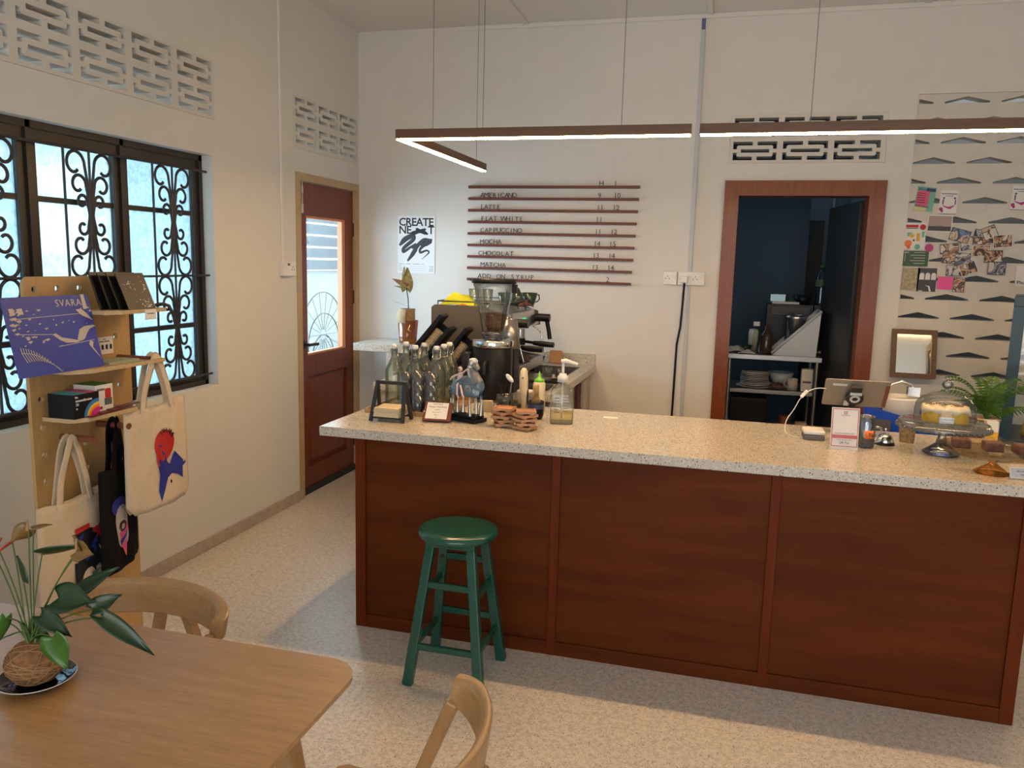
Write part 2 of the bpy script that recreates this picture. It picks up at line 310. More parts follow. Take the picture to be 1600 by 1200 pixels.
    def plate(s, outer, holes, depth):                   # XY plate with holes, z from 0 to depth
        cu = bpy.data.curves.new('tmp', 'CURVE'); cu.dimensions = '2D'; cu.fill_mode = 'BOTH'; cu.extrude = depth / 2
        for ring in [outer] + list(holes):
            sp_ = cu.splines.new('POLY'); sp_.points.add(len(ring) - 1)
            for p, (x, y) in zip(sp_.points, ring): p.co = (x, y, 0, 1)
            sp_.use_cyclic_u = True
        o = bpy.data.objects.new('tmp', cu); me = o.to_mesh()
        vs = [(q.co.x, q.co.y, q.co.z + depth / 2) for q in me.vertices]; fs = [tuple(p.vertices) for p in me.polygons]
        o.to_mesh_clear(); bpy.data.objects.remove(o); bpy.data.curves.remove(cu)
        return s.add(vs, fs)
    def text(s, t, size, depth=0.0006, align='LEFT', spacing=1.0, offset=0.0):
        cu = bpy.data.curves.new('tmp', 'FONT'); cu.body = t; cu.size = size; cu.extrude = depth; cu.align_x = align; cu.space_character = spacing
        cu.resolution_u = 2; cu.offset = offset
        o = bpy.data.objects.new('tmp', cu); me = o.to_mesh()
        vs = [tuple(q.co) for q in me.vertices]; fs = [tuple(p.vertices) for p in me.polygons]
        o.to_mesh_clear(); bpy.data.objects.remove(o); bpy.data.curves.remove(cu)
        return s.add(vs, fs)
    def build(s, name, mats, parent=None, bev=0.0, solid=0.0, sub=0, seg=2):
        me = bpy.data.meshes.new(name); me.from_pydata(s.v, [], s.f)
        if not isinstance(mats, (list, tuple)): mats = [mats]
        for m in mats: me.materials.append(M[m] if isinstance(m, str) else m)
        me.polygons.foreach_set('material_index', s.mi); me.polygons.foreach_set('use_smooth', s.sm); me.update()
        o = bpy.data.objects.new(name, me); C.objects.link(o)
        if parent: o.parent = parent
        if solid: q = o.modifiers.new('solid', 'SOLIDIFY'); q.thickness = solid; q.offset = 0
        if sub: q = o.modifiers.new('sub', 'SUBSURF'); q.levels = sub; q.render_levels = sub
        if bev: q = o.modifiers.new('bevel', 'BEVEL'); q.width = bev; q.segments = seg; q.limit_method = 'ANGLE'; q.angle_limit = 0.7
        return o
def tag(o, label=None, cat=None, group=None, kind=None):
    if label: o['label'] = label
    if cat: o['category'] = cat
    if group: o['group'] = group
    if kind: o['kind'] = kind
    return o
def thing(name, label, cat, loc=(0, 0, 0), rz=0.0, group=None):
    o = bpy.data.objects.new(name, None); C.objects.link(o); o.location = loc; o.rotation_euler = (0, 0, rz); o.empty_display_size = 0.05
    return tag(o, label, cat, group)
def single(g, name, mats, label, cat, loc=(0, 0, 0), rz=0.0, group=None, **k):
    o = g.build(name, mats, None, **k); o.location = loc; o.rotation_euler = (0, 0, rz); return tag(o, label, cat, group)
def dup(o, loc=None, rz=None, label=None, group=None, parent=None):
    c = o.copy(); C.objects.link(c); c.parent = parent
    if loc is not None: c.location = loc
    if rz is not None: c.rotation_euler = (0, 0, rz)
    if label: c['label'] = label
    if group: c['group'] = group
    for ch in list(o.children): dup(ch, parent=c)
    return c
def struct(g, name, mats, label=None, parent=None, **k):
    o = g.build(name, mats, parent, **k)
    if not parent: o['kind'] = 'structure'
    if label: o['label'] = label
    return o
def rrect(x0, x1, y0, y1, r, n=4):
    out = []
    for cx, cy_, a0 in ((x1 - r, y1 - r, 0), (x0 + r, y1 - r, 90), (x0 + r, y0 + r, 180), (x1 - r, y0 + r, 270)):
        for i in range(n + 1):
            a = math.radians(a0 + 90 * i / n); out.append((cx + r * math.cos(a), cy_ + r * math.sin(a)))
    return out
def circ(cx, cy_, r, n=16): return [(cx + r * math.cos(2 * PI * i / n), cy_ + r * math.sin(2 * PI * i / n)) for i in range(n)]
def rect(x0, x1, y0, y1): return [(x0, y0), (x1, y0), (x1, y1), (x0, y1)]
# XY plate -> wall planes: back wall (plate x->x, y->z, depth -> +y) ; left wall (plate x->y, y->z, depth -> -x)
MB_ = Matrix(((1, 0, 0, 0), (0, 0, 1, YB), (0, 1, 0, 0), (0, 0, 0, 1)))
ML_ = Matrix(((0, 0, -1, XL), (1, 0, 0, 0), (0, 1, 0, 0), (0, 0, 0, 1)))
# front-facing plates (seen from -y): x->x, y->z, depth -> -y
MF_ = Matrix(((1, 0, 0, 0), (0, 0, -1, 0), (0, 1, 0, 0), (0, 0, 0, 1)))
# right-facing plates (seen from +x): plate x -> y, y -> z, depth -> +x
MR_ = Matrix(((0, 0, 1, 0), (1, 0, 0, 0), (0, 1, 0, 0), (0, 0, 0, 1)))

# ================================================================ ROOM SHELL
g = G().box(XL - 0.2, 3.6, -2.6, YB + 3.2, -0.1, 0); struct(g, 'floor', 'floor', 'pale speckled terrazzo floor')
g = G().box(XL - 0.2, 3.6, -2.6, YB + 3.2, ZC, ZC + 0.1); struct(g, 'ceiling', 'ceil')
VH = [(0, 0)]
# left wall: window, two vent panels, door
WY0, WY1, WZ0, WZ1 = 1.66, 3.90, 0.922, 2.172
V1 = (1.40, 3.935, 2.362, 2.668); V2 = (4.752, 5.668, 2.332, 2.662)
DY0, DY1, DT = 4.79, 5.672, 2.165
g = G().at(ML_).plate([(-2.6, 0), (DY0, 0), (DY0, DT), (DY1, DT), (DY1, 0), (YB + 0.15, 0), (YB + 0.15, ZC), (-2.6, ZC)],
                      [rect(WY0, WY1, WZ0, WZ1), rect(V1[0], V1[1], V1[2], V1[3]), rect(V2[0], V2[1], V2[2], V2[3])], 0.15)
struct(g, 'wall_left', 'wall')
# back wall
KX0, KX1, KT = -0.03, 0.825, 2.14
V3 = (-0.085, 0.87, 2.325, 2.63); BR = (1.03, 2.9, 0.965, 2.735)
g = G().at(MB_).plate([(XL, 0), (KX0, 0), (KX0, KT), (KX1, KT), (KX1, 0), (3.6, 0), (3.6, ZC), (XL, ZC)],
                      [rect(V3[0], V3[1], V3[2], V3[3]), rect(BR[0], BR[1], BR[2], BR[3])], 0.15)
struct(g, 'wall_back', 'wall')
g = G().box(3.45, 3.6, -2.6, YB, 0, ZC); struct(g, 'wall_right', 'wall')
g = G().at(T(0, -2.6, 0) @ Matrix(((1, 0, 0, 0), (0, 0, 1, 0), (0, 1, 0, 0), (0, 0, 0, 1)))).plate(rect(XL, 3.6, 0, ZC), [rect(-1.9, 2.5, 0.15, 2.75)], 0.15)
struct(g, 'wall_front', 'wall')  # the opening in this unseen wall is assumed
w5 = thing('assumed_front_window', 'storefront window with white roller blinds', None, (0.3, -2.52, 0)); w5['kind'] = 'structure'  # assumed window, added out of view in the front wall
G().box(-2.2, 2.2, -0.01, 0.0, 0.16, 2.74).build('front_sky_blocker', 'recess', w5)  # unseen panel added to keep world light out of the front opening
G().box(-0.03, 0.03, 0.001, 0.04, 0.16, 2.74).box(-2.2, -2.14, 0.001, 0.04, 0.16, 2.74).box(2.14, 2.2, 0.001, 0.04, 0.16, 2.74).build('window_frame', 'winframe', w5)
# left skirting (terrazzo), broken by the door
g = G().box(XL, XL + 0.012, -2.4, DY0 - 0.01, 0, 0.07); struct(g, 'baseboard_left', 'skirt', bev=0.003)
g = G().box(XL + 0.012, KX0 - 0.08, YB - 0.012, YB, 0, 0.07); struct(g, 'baseboard_back', 'skirt')
# ceiling joint battens and edge bead
for k, x in enumerate((-1.49, -0.255, 1.03)):
    g = G().box(x - 0.018, x + 0.018, -2.4, YB, ZC - 0.012, ZC); struct(g, 'trim_%d' % (k + 1), 'ceil', bev=0.004)
g = G().box(-2.0, 3.4, YB - 0.014, YB, ZC - 0.03, ZC); struct(g, 'trim_4', 'ceil', bev=0.004)

# vent blocks: L slots and centre slot
def slots(x0, z1, w=0.275, h=0.118):
    X = lambda a: x0 + a * w
    Z = lambda b: z1 - b * h
    out = []
    for mx in (0, 1):
        for mz in (0, 1):
            pts = [(0, 0), (0.445, 0), (0.445, 0.20), (0.115, 0.20), (0.085, 0.26), (0.085, 0.40), (0, 0.40)]
            q = [(X(1 - a) if mx else X(a), Z(1 - b) if mz else Z(b)) for a, b in pts]
            out.append(q)
    out.append([(X(0.18), Z(0.41)), (X(0.83), Z(0.41)), (X(0.83), Z(0.59)), (X(0.18), Z(0.59))])
    return out
def vent(name, mtx, r, xs, zs, label):
    hs = []
    for x in xs:
        for z in zs: hs += slots(x, z)
    g = G().at(mtx).plate(rect(*r), hs, 0.11)
    return struct(g, name, 'block', label)
ins = lambda r: (r[0] + 0.001, r[1] - 0.001, r[2] + 0.001, r[3] - 0.001)
vent('trim_5', ML_ @ T(0, 0, -0.003), ins(V1), [3.639 - 0.318 * k for k in range(7)], (2.655, 2.50), 'long run of slotted vent blocks above the window')
vent('trim_6', ML_ @ T(0, 0, -0.003), ins(V2), [4.775 + 0.303 * k for k in range(3)], (2.645, 2.482), 'six slotted vent blocks above the glazed door')
vent('trim_7', MB_ @ T(0, 0, -0.003), ins(V3), [-0.062 + 0.312 * k for k in range(3)], (2.612, 2.462), 'six slotted vent blocks above the kitchen doorway')
# breeze-block screen with flattened triangular holes
hs = []
for k in range(15):
    z = 2.677 - 0.1205 * k
    off = 1.183 if k % 2 == 0 else 1.026
    for n_ in range(-1, 7):
        x0 = off + 0.3135 * n_
        x1 = x0 + 0.250; xm = (x0 + x1) / 2
        if x1 < BR[0] + 0.03 or x1 > BR[1] - 0.02: continue
        if x0 < BR[0] + 0.004:
            if xm < BR[0] + 0.01:
                xl = BR[0] + 0.008; h = 0.011 + (x1 - xl) / (x1 - xm) * 0.028
                hs.append([(xl, z), (x1, z), (x1, z + 0.010), (xl, z + h)]); continue
            x0 = BR[0] + 0.006
        hs.append([(x0, z), (x1, z), (x1, z + 0.010), (xm, z + 0.040), (x0, z + 0.010)])
g = G().at(MB_ @ T(0, 0, 0.012)).plate(rect(*ins(BR)), hs, 0.10)
struct(g, 'trim_8', 'breeze', 'breeze block screen with flattened triangular holes')

# left window
w1 = thing('window_1', 'dark framed casement window with black scroll grille', None); w1['kind'] = 'structure'
XF = XL - 0.075
secs = [(3.345, 3.835), (2.815, 3.255), (2.285, 2.725), (1.755, 2.195)]
g = G()
hs = [rect(a, b, WZ0 + 0.055, WZ1 - 0.075) for a, b in secs]
g.at(ML_ @ T(0, 0, 0.075)).plate(rect(WY0, WY1, WZ0, WZ1), hs, 0.05)
g.at(Matrix.Identity(4))
for a, b in secs:
    for z in (1.86, 1.42 - 0.16):
        g.box(XF - 0.035, XF - 0.01, a, b, z - 0.012, z + 0.012)
for a in (3.30, 2.77, 2.24):
    g.box(XF - 0.02, XF + 0.012, a - 0.012, a + 0.012, WZ0, WZ1)
g.box(XF - 0.02, XF + 0.012, WY0, WY1, WZ1 - 0.03, WZ1); g.box(XF - 0.02, XF + 0.012, WY0, WY1, WZ0, WZ0 + 0.028)
g.box(XF - 0.02, XF + 0.012, WY1 - 0.028, WY1, WZ0, WZ1)
g.build('window_frame', 'winframe', w1, bev=0.003)
for k, (a, b) in enumerate(secs):
    G().box(XF - 0.03, XF - 0.025, a - 0.01, b + 0.01, WZ0 + 0.04, WZ1 - 0.06).build('pane', 'pane2' if k == 1 else 'pane', w1)
def scroll(zs, cx, zc, r, sx, sz):
    pts = []
    for i in range(6):
        t = i / 5; pts.append((0.004 + (cx - r - 0.004) * t ** 1.5, zs + (zc - zs) * t))
    for i in range(1, 25):
        a = PI - (PI * 1.70) * i / 24; rr = r * (1 - 0.55 * max(0, (i - 7) / 17) ** 1.3)
        pts.append((cx + rr * math.cos(a), zc + rr * math.sin(a) * 1.05))
    return [(0, sx * x, sz * z) for x, z in pts]
XG = XL - 0.042
for a, b in secs:
    g = G(); yc = (a + b) / 2 + 0.035; hw = 0.145
    for zm in (1.805, 1.255):
        for sx in (-1, 1):
            for sz in (-1, 1):
                for (zs, cx, zc, r) in ((0.02, 0.082, 0.215, 0.054), (-0.01, 0.066, 0.128, 0.041), (-0.05, 0.050, 0.056, 0.028)):
                    g.at(T(XG, yc, zm)).tube(scroll(zs, cx, zc, r, sx, sz), 0.0042, 6, flat=(1.0, 1.9))
    g.at(T(XG, yc, 0))
    for dy in (-hw, 0, hw): g.tube([(0, dy, 0.985), (0, dy, 2.085)], 0.006, 6)
    for dz in (0.003, 0.55): g.tube([(0.0, -0.006, 1.255 + dz - 0.14), (0.0, -0.006, 1.255 + dz + 0.14)], 0.0095, 6)
    g.build('scroll_grille', 'iron', w1)
g = G()
for z in (2.085, 1.53, 0.985): g.tube([(XG + 0.008, WY0, z), (XG + 0.008, WY1 - 0.005, z)], 0.0065, 6)
g.build('grille_rail', 'iron', w1)

# left door
d1 = thing('door_1', 'mahogany door with tall glass pane and black lever', None); d1['kind'] = 'structure'
g = G().at(ML_ @ T(0, 0, -0.004))
g.plate([(DY0 - 0.025, 0), (DY0 + 0.04, 0), (DY0 + 0.04, 2.135), (DY1 - 0.045, 2.135), (DY1 - 0.045, 0), (DY1 + 0.006, 0), (DY1 + 0.006, 2.185), (DY0 - 0.025, 2.185)], [], 0.13)
g.build('door_frame', 'cream', d1, bev=0.003)
LY0, LY1 = DY0 + 0.042, DY1 - 0.047
gy0, gy1, gz0, gz1 = 4.935, 5.505, 0.975, 1.915
XD = XL - 0.022
g = G().at(ML_ @ T(0, 0, 0.022)).plate(rect(LY0, LY1, 0.012, 2.13), [rect(gy0, gy1, gz0, gz1), rect(gy0 + 0.0, gy1 + 0.01, 0.19, 0.83)], 0.042)
g.build('door_leaf', 'doorwood', d1, bev=0.004)
g = G().at(Matrix.Identity(4))
py0, py1, pz0, pz1 = gy0 + 0.0, gy1 + 0.01, 0.19, 0.83
x_ = XD - 0.012
b = 0.045
g.box(XD - 0.035, XD - 0.022, py0, py1, pz0, pz1)
A = [(XD - 0.022, py0 + 0.012, pz0 + 0.012), (XD - 0.022, py1 - 0.012, pz0 + 0.012), (XD - 0.022, py1 - 0.012, pz1 - 0.012), (XD - 0.022, py0 + 0.012, pz1 - 0.012)]
B = [(XD - 0.006, py0 + b, pz0 + b), (XD - 0.006, py1 - b, pz0 + b), (XD - 0.006, py1 - b, pz1 - b), (XD - 0.006, py0 + b, pz1 - b)]
g.hexa(A, B)
g.build('raised_panel', 'doorwood', d1)
g = G().at(ML_ @ T(0, 0, 0.026)).plate(rect(gy0, gy1, gz0, gz1), [rect(gy0 + 0.012, gy1 - 0.05, gz0 + 0.012, gz1 - 0.015)], 0.036)
g.build('glazing_bead', 'beadwood', d1)
G().box(XD - 0.024, XD - 0.02, gy0 + 0.01, gy1 - 0.045, gz0 + 0.01, gz1 - 0.01).build('pane', 'glass', d1)
g = G().box(XD - 0.004, XD + 0.016, LY0, LY1, 0.004, 0.05); g.build('door_sweep', 'blackm', d1, bev=0.004)
g = G().at(T(XD, 4.875, 1.055) @ Ry(PI / 2)).cyl(0.026, 0, 0.012).at(T(XD, 4.875, 1.055) @ Ry(PI / 2)).cyl(0.010, 0, 0.055)
g.at(Matrix.Identity(4)).tube([(XD + 0.05, 4.87, 1.055), (XD + 0.052, 4.92, 1.055), (XD + 0.05, 4.99, 1.052)], 0.0105, 8)
g.build('door_handle', 'blackm', d1)
g = G().at(Matrix.Identity(4)).tube([(XD + 0.008, 4.875, 1.93), (XD + 0.008, 4.875, 2.15)], 0.005, 6).box(XD, XD + 0.01, 4.862, 4.888, 1.93, 1.99).box(XD, XD + 0.01, 4.864, 4.886, 2.06, 2.10)
g.build('door_bolt', 'steel', d1)
for z in (0.25, 1.35, 1.85):
    G().at(T(XD + 0.003, LY1 + 0.006, z)).cyl(0.008, -0.05, 0.05, 8).build('hinge', 'blackm', d1)

# outside, seen through the window and the door glass
g = G().box(-16, XL - 0.35, -6, 20, -0.2, -0.1); struct(g, 'trim_9', 'ground'); g_ = None
g = G().box(-5.2, -5.0, -1.0, 5.4, -0.1, 1.62); struct(g, 'wall_outside_near', 'outwhite')
g = G().hexa([(-4.2, -1.5, 2.16), (XL - 0.155, -1.5, 2.80), (XL - 0.155, 5.9, 2.80), (-4.2, 5.9, 2.16)], [(-4.2, -1.5, 2.20), (XL - 0.155, -1.5, 2.84), (XL - 0.155, 5.9, 2.84), (-4.2, 5.9, 2.20)]); struct(g, 'trim_10', 'outgrey')  # overhang added to block the bright sky behind the vent holes
g = G().box(-5.75, -5.6, 6.0, 16, -0.1, 1.45); struct(g, 'wall_outside_far', 'outwhite')
g = G()
for k in range(9): g.box(-5.58 - 0.0, -5.54, 6.0, 16, 1.46 + 0.16 * k, 1.60 + 0.16 * k)
struct(g, 'wall_outside_siding', 'greyblue')
g = G()
for k in range(60):
    g.at(T(-4.6 + random.uniform(-.15, .2), random.uniform(2.2, 4.9), 1.0 + random.uniform(-0.9, 0.5)) @ Rz(random.random() * 3)).ball(random.uniform(.05, .13), random.uniform(.04, .1), random.uniform(.03, .08), 7, 5)
o = single(g, 'foliage', 'outgreen', 'grey green foliage outside, blurred behind the barred window glass', 'foliage'); o['kind'] = 'stuff'
# sunburst wheel gate outside the door
gt = thing('garden_gate', 'round sunburst wire gate seen through the door glass', 'gate', (-3.7, 6.85, 0))
g = G()
for (yy, zz, r) in ((0.0, 0.92, 0.40), (0.02, 0.82, 0.30), (0.0, 0.72, 0.2), (0.08, 0.62, 0.12)):
    g.at(T(0, yy, zz)).tube([(0, r * math.cos(2 * PI * i / 36), r * math.sin(2 * PI * i / 36)) for i in range(36)], 0.006, 6, closed=True)
for i in range(18):
    a = 2 * PI * i / 18; g.at(T(0, 0.0, 0.92)).tube([(0, 0.05 * math.cos(a), 0.05 * math.sin(a)), (0, 0.40 * math.cos(a), 0.40 * math.sin(a))], 0.003, 5)
g.build('wire_pattern', 'iron', gt)
G().at(Matrix.Identity(4)).box(-0.02, 0.02, -0.75, -0.70, -0.1, 1.3).box(-0.02, 0.02, 0.70, 0.75, -0.1, 1.3).box(-0.015, 0.015, -0.7, 0.7, 0.3, 0.34).build('gate_frame', 'outwhite', gt)

# kitchen doorway frame and the room behind
d2 = thing('door_2', 'wide mahogany frame around the open kitchen doorway', None); d2['kind'] = 'structure'
fo = (-0.099, 0.894, 2.212); fi = (-0.005, 0.795, 2.115)
for nm, A, B in (('jamb', [(fo[0], 0), (fi[0], 0), (fi[0], fi[2]), (fo[0], fo[2])], 0), ('jamb', [(fi[1], 0), (fo[1], 0), (fo[1], fo[2]), (fi[1], fi[2])], 0), ('head', [(fo[0], fo[2]), (fi[0], fi[2]), (fi[1], fi[2]), (fo[1], fo[2])], 1)):
    G().at(MB_ @ T(0, 0, -0.028)).prism(A, 0, 0.0275).build(nm, 'framewood', d2, bev=0.004)
g = G().box(fi[0] - 0.024, fi[0], YB - 0.0, YB + 0.155, 0, fi[2]).box(fi[1], fi[1] + 0.024, YB, YB + 0.155, 0, fi[2]).box(fi[0] - 0.024, fi[1] + 0.024, YB, YB + 0.155, fi[2], fi[2] + 0.022)
g.build('lining', 'framewood', d2)
KY = 7.55
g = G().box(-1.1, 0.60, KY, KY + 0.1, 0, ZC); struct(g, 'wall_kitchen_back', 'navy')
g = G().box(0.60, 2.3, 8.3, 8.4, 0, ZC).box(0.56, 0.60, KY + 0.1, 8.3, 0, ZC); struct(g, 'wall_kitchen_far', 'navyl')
g = G().at(T(-1.1, 0, 0) @ Matrix(((0, 0, -1, 0), (1, 0, 0, 0), (0, 1, 0, 0), (0, 0, 0, 1)))).plate(rect(YB + 0.15, KY, 0, ZC), [rect(6.4, 7.3, 1.4, 2.4)], 0.1)
struct(g, 'wall_kitchen_left', 'navy')  # the high opening in this wall is assumed, out of view
G().box(-1.19, -1.17, 6.35, 7.35, 1.35, 2.45).build('kitchen_sky_blocker', 'recess')['kind'] = 'structure'  # blank panel added behind the left opening to shut out sky light
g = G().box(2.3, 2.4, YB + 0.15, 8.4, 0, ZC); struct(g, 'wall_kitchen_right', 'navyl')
g = G().box(0.985, 1.02, YB + 0.16, 8.3, 0, ZC); struct(g, 'added_partition', 'navyl')  # added to close off a separately lit space behind the screen
g = G().box(1.02, 2.3, 6.5, 6.6, 0, ZC); struct(g, 'breeze_hole_backing', 'backinggrey')  # backing added to set the tone seen through the screen's holes
d3 = thing('door_3', 'dark grey kitchen door leaf standing open', None, (0.79, YB + 0.165, 0), 0); d3['kind'] = 'structure'
d3.rotation_euler = (0, 0, math.radians(98.5))
G().box(0, 0.76, -0.02, 0.02, 0.01, 2.10).build('door_leaf', 'darkdoor', d3, bev=0.003)
g = G().at(T(0.70, 0.02, 1.02) @ Rx(-PI / 2)).cyl(0.024, 0, 0.02).cyl(0.010, 0, 0.055).at(T(0.70, 0.075, 1.02)).ball(0.026, 0.02, 0.026)
g.build('door_knob', 'steeld', d3)
d4 = thing('door_4', 'dark doorway panel far back in the kitchen', None, (0.62, 8.29, 0)); d4['kind'] = 'structure'
G().box(0.0, 0.17, -0.03, 0.0, 0, 2.10).build('door_leaf', 'darkdoor', d4)
g = G().tube([(0.86, 8.27, 0.0), (0.86, 8.27, ZC)], 0.012, 8); single(g, 'pipe', 'conduit', 'thin pale pipe running up the far kitchen wall', 'pipe')

# ================================================================ FURNITURE
I4 = Matrix.Identity(4)
# bar counter body
BX0, BX1, BY0, BY1, BZ = -1.555, 1.094, 3.153, 3.90, HC - 0.042
t = thing('bar_counter', 'long dark mahogany bar counter with three recessed front panels', 'counter', (0, BY0, 0))
xs = [BX0, -0.653, 0.206, BX1]
for k in range(3):
    a, b = xs[k], xs[k + 1]
    G().box(a + 0.004, b - 0.004, 0.012, 0.022, 0.05, BZ - 0.001).build('front_panel', 'mahog', t)
for x, w in ((BX0 + 0.024, 0.048), (xs[1], 0.036), (xs[2], 0.036), (BX1 - 0.024, 0.048)):
    G().box(x - w / 2, x + w / 2, 0, 0.03, 0.0, BZ - 0.001).build('stile', 'mahogv', t, bev=0.002)
G().box(BX0 + 0.048, BX1 - 0.048, 0.001, 0.03, 0.0, 0.06).build('plinth_rail', 'mahog', t, bev=0.002)
for x in (BX0 + 0.001, BX1 - 0.021): G().box(x, x + 0.02, 0.03, BY1 - BY0, 0.0, BZ - 0.001).build('side_panel', 'mahogv', t)
G().box(BX0 + 0.02, BX1 - 0.02, 0.03, 0.62, 0.02, 0.04).box(BX0 + 0.02, BX1 - 0.02, 0.03, 0.62, 0.45, 0.47).build('inner_shelf', 'beige', t)
g = G().box(-1.707, 1.16, 3.113, 3.972, HC - 0.042, HC)
single(g, 'countertop', 'slab', 'long cream terrazzo countertop with dark specks on the bar', 'countertop', bev=0.003)

# green stool
t = thing('bar_stool', 'green glossy round wooden stool standing before the bar counter', 'stool', (-0.987, 2.90, 0))
g = G().lathe([(0, 0.575), (0.145, 0.575), (0.154, 0.580), (0.158, 0.590), (0.156, 0.600), (0.148, 0.608), (0.12, 0.6095), (0, 0.6095)], 48)
g.build('seat', 'green', t)
G().box(-0.10, 0.10, -0.10, 0.10, 0.55, 0.5745).build('seat_block', 'green', t, bev=0.004)
top, bot = 0.082, 0.147
def lp(sx, sy_, z): k = 1 - z / 0.555; return Vector((sx * (top + (bot - top) * k), sy_ * (top + (bot + 0.006 - top) * k), z))
for sx in (-1, 1):
    for sy_ in (-1, 1):
        g = G().bar(lp(sx, sy_, 0), lp(sx, sy_, 0.552), 0.040, 0.034, 0.036, 0.032)
        l = g.build('leg', 'green', t, bev=0.005)
        if sx < 0 and sy_ > 0:
            p = lp(sx, sy_, 0.45); G().at(T(p.x, p.y - 0.0205, p.z) @ Rx(PI / 2)).cyl(0.008, -0.004, 0.0015, 12).build('screw_cap', 'blackm', l)
for z, ax in ((0.155, 'f'), (0.40, 'f'), (0.20, 'b'), (0.45, 'b'), (0.155, 's'), (0.36, 's')):
    if ax in 'fb':
        s_ = -1 if ax == 'f' else 1; p, q = lp(-1, s_, z), lp(1, s_, z)
        G().bar(p + Vector((0.012, 0, 0)), q - Vector((0.012, 0, 0)), 0.018, 0.026).build('rung', 'green', t, bev=0.004)
    else:
        for sx in (-1, 1):
            p, q = lp(sx, -1, z), lp(sx, 1, z)
            G().bar(p + Vector((0, 0.012, 0)), q - Vector((0, 0.012, 0)), 0.016, 0.026).build('rung', 'green', t, bev=0.004)

# oak table
TX0, TX1, TY0, TY1 = -2.27, -0.742, 0.70, 1.553
t = thing('dining_table', 'pale oak table with rounded corners in the left foreground', 'table', ((TX0 + TX1) / 2, (TY0 + TY1) / 2, 0))
hw, hd = (TX1 - TX0) / 2, (TY1 - TY0) / 2
g = G().prism(rrect(-hw, hw, -hd, hd, 0.085, 8), 0.738, 0.750).prism(rrect(-hw + 0.008, hw - 0.008, -hd + 0.008, hd - 0.008, 0.08, 8), 0.7285, 0.7382)
g.build('tabletop', 'oak', t, bev=0.002)
G().box(-hw + 0.12, hw - 0.12, -hd + 0.10, -hd + 0.12, 0.66, 0.728).box(-hw + 0.12, hw - 0.12, hd - 0.12, hd - 0.10, 0.66, 0.728).box(-hw + 0.12, -hw + 0.14, -hd + 0.1, hd - 0.1, 0.66, 0.728).box(hw - 0.14, hw - 0.12, -hd + 0.1, hd - 0.1, 0.66, 0.728).build('apron', 'oakc', t)
for sx in (-1, 1):
    for sy_ in (-1, 1):
        G().bar((sx * (hw - 0.06), sy_ * (hd - 0.05), 0), (sx * (hw - 0.15), sy_ * (hd - 0.13), 0.727), 0.032, 0.032, 0.052, 0.052).build('leg', 'oakc', t, bev=0.006)

# curved-back chairs
def chair(loc, rz, label):
    t = thing('dining_chair', label, 'chair', loc, rz, 'curved back oak chairs')
    # back rail: swept band
    n = 28; v = []; g = G()
    half = 0.238
    for i in range(n + 1):
        u = -1 + 2 * i / n; a = abs(u)
        x = half * math.sin(u * PI / 2 * 0.98) * (0.98 + 0.02 * a)
        y = 0.0 - 0.135 * (1 - math.cos(u * PI / 2 * 0.98)) ** 0.95
        hgt = 0.095 * (1 - 0.42 * max(0, (a - 0.45) / 0.55) ** 1.2); th = 0.022 + 0.018 * max(0, (a - 0.5) / 0.5)
        zt = 0.748 - 0.018 * a ** 2.2
        # normal direction
        u2 = u + 0.01; x2 = half * math.sin(u2 * PI / 2 * 0.98); y2 = -0.135 * (1 - math.cos(u2 * PI / 2 * 0.98))
        tx, ty = x2 - half * math.sin(u * PI / 2 * 0.98), y2 + 0.135 * (1 - math.cos(u * PI / 2 * 0.98)); L_ = math.hypot(tx, ty) or 1; nx, ny = -ty / L_, tx / L_
        for (o, z) in ((-0.5, 0.35), (-0.42, 0), (0.5, 0), (0.5, 1), (-0.2, 1), (-0.5, 0.85)):
            lean = 0.012 * (z - 0.5)
            v.append((x + nx * (o * th + lean), y + ny * (o * th + lean), zt - hgt + z * hgt))
    k = 6; f = [tuple(range(k))[::-1], tuple(range(n * k, n * k + k))]
    for i in range(n):
        for j in range(k): f.append((i * k + j, i * k + (j + 1) % k, (i + 1) * k + (j + 1) % k, (i + 1) * k + j))
    g.add(v, f); g.build('back_rail', 'oakc', t, bev=0.005)
    seat = [(-0.235, -0.42), (0.235, -0.42), (0.25, -0.40), (0.225, -0.08), (0.17, -0.03), (0, -0.015), (-0.17, -0.03), (-0.225, -0.08), (-0.25, -0.40)]
    G().prism(seat, 0.425, 0.455).build('seat', 'oakc', t, bev=0.008)
    for s_ in (-1, 1):
        G().bar((s_ * 0.245, -0.405, 0), (s_ * 0.222, -0.125, 0.685), 0.030, 0.030, 0.030, 0.030).build('leg', 'oakc', t, bev=0.006)
        G().bar((s_ * 0.235, 0.045, 0), (s_ * 0.042, 0.0, 0.66), 0.030, 0.030, 0.034, 0.022).build('leg', 'oakc', t, bev=0.006)
    G().bar((-0.24, -0.33, 0.40), (0.24, -0.33, 0.40), 0.02, 0.045).box(-0.2, 0.2, -0.09, -0.07, 0.37, 0.424).build('seat_frame', 'oakc', t)
    return t
chair((-1.450, 1.815, 0), math.radians(-2), 'curved back oak chair tucked behind the far edge of the table')
chair((-0.418, 1.350, 0), math.radians(-91), 'curved back oak chair cropped at the bottom edge, right of the table')

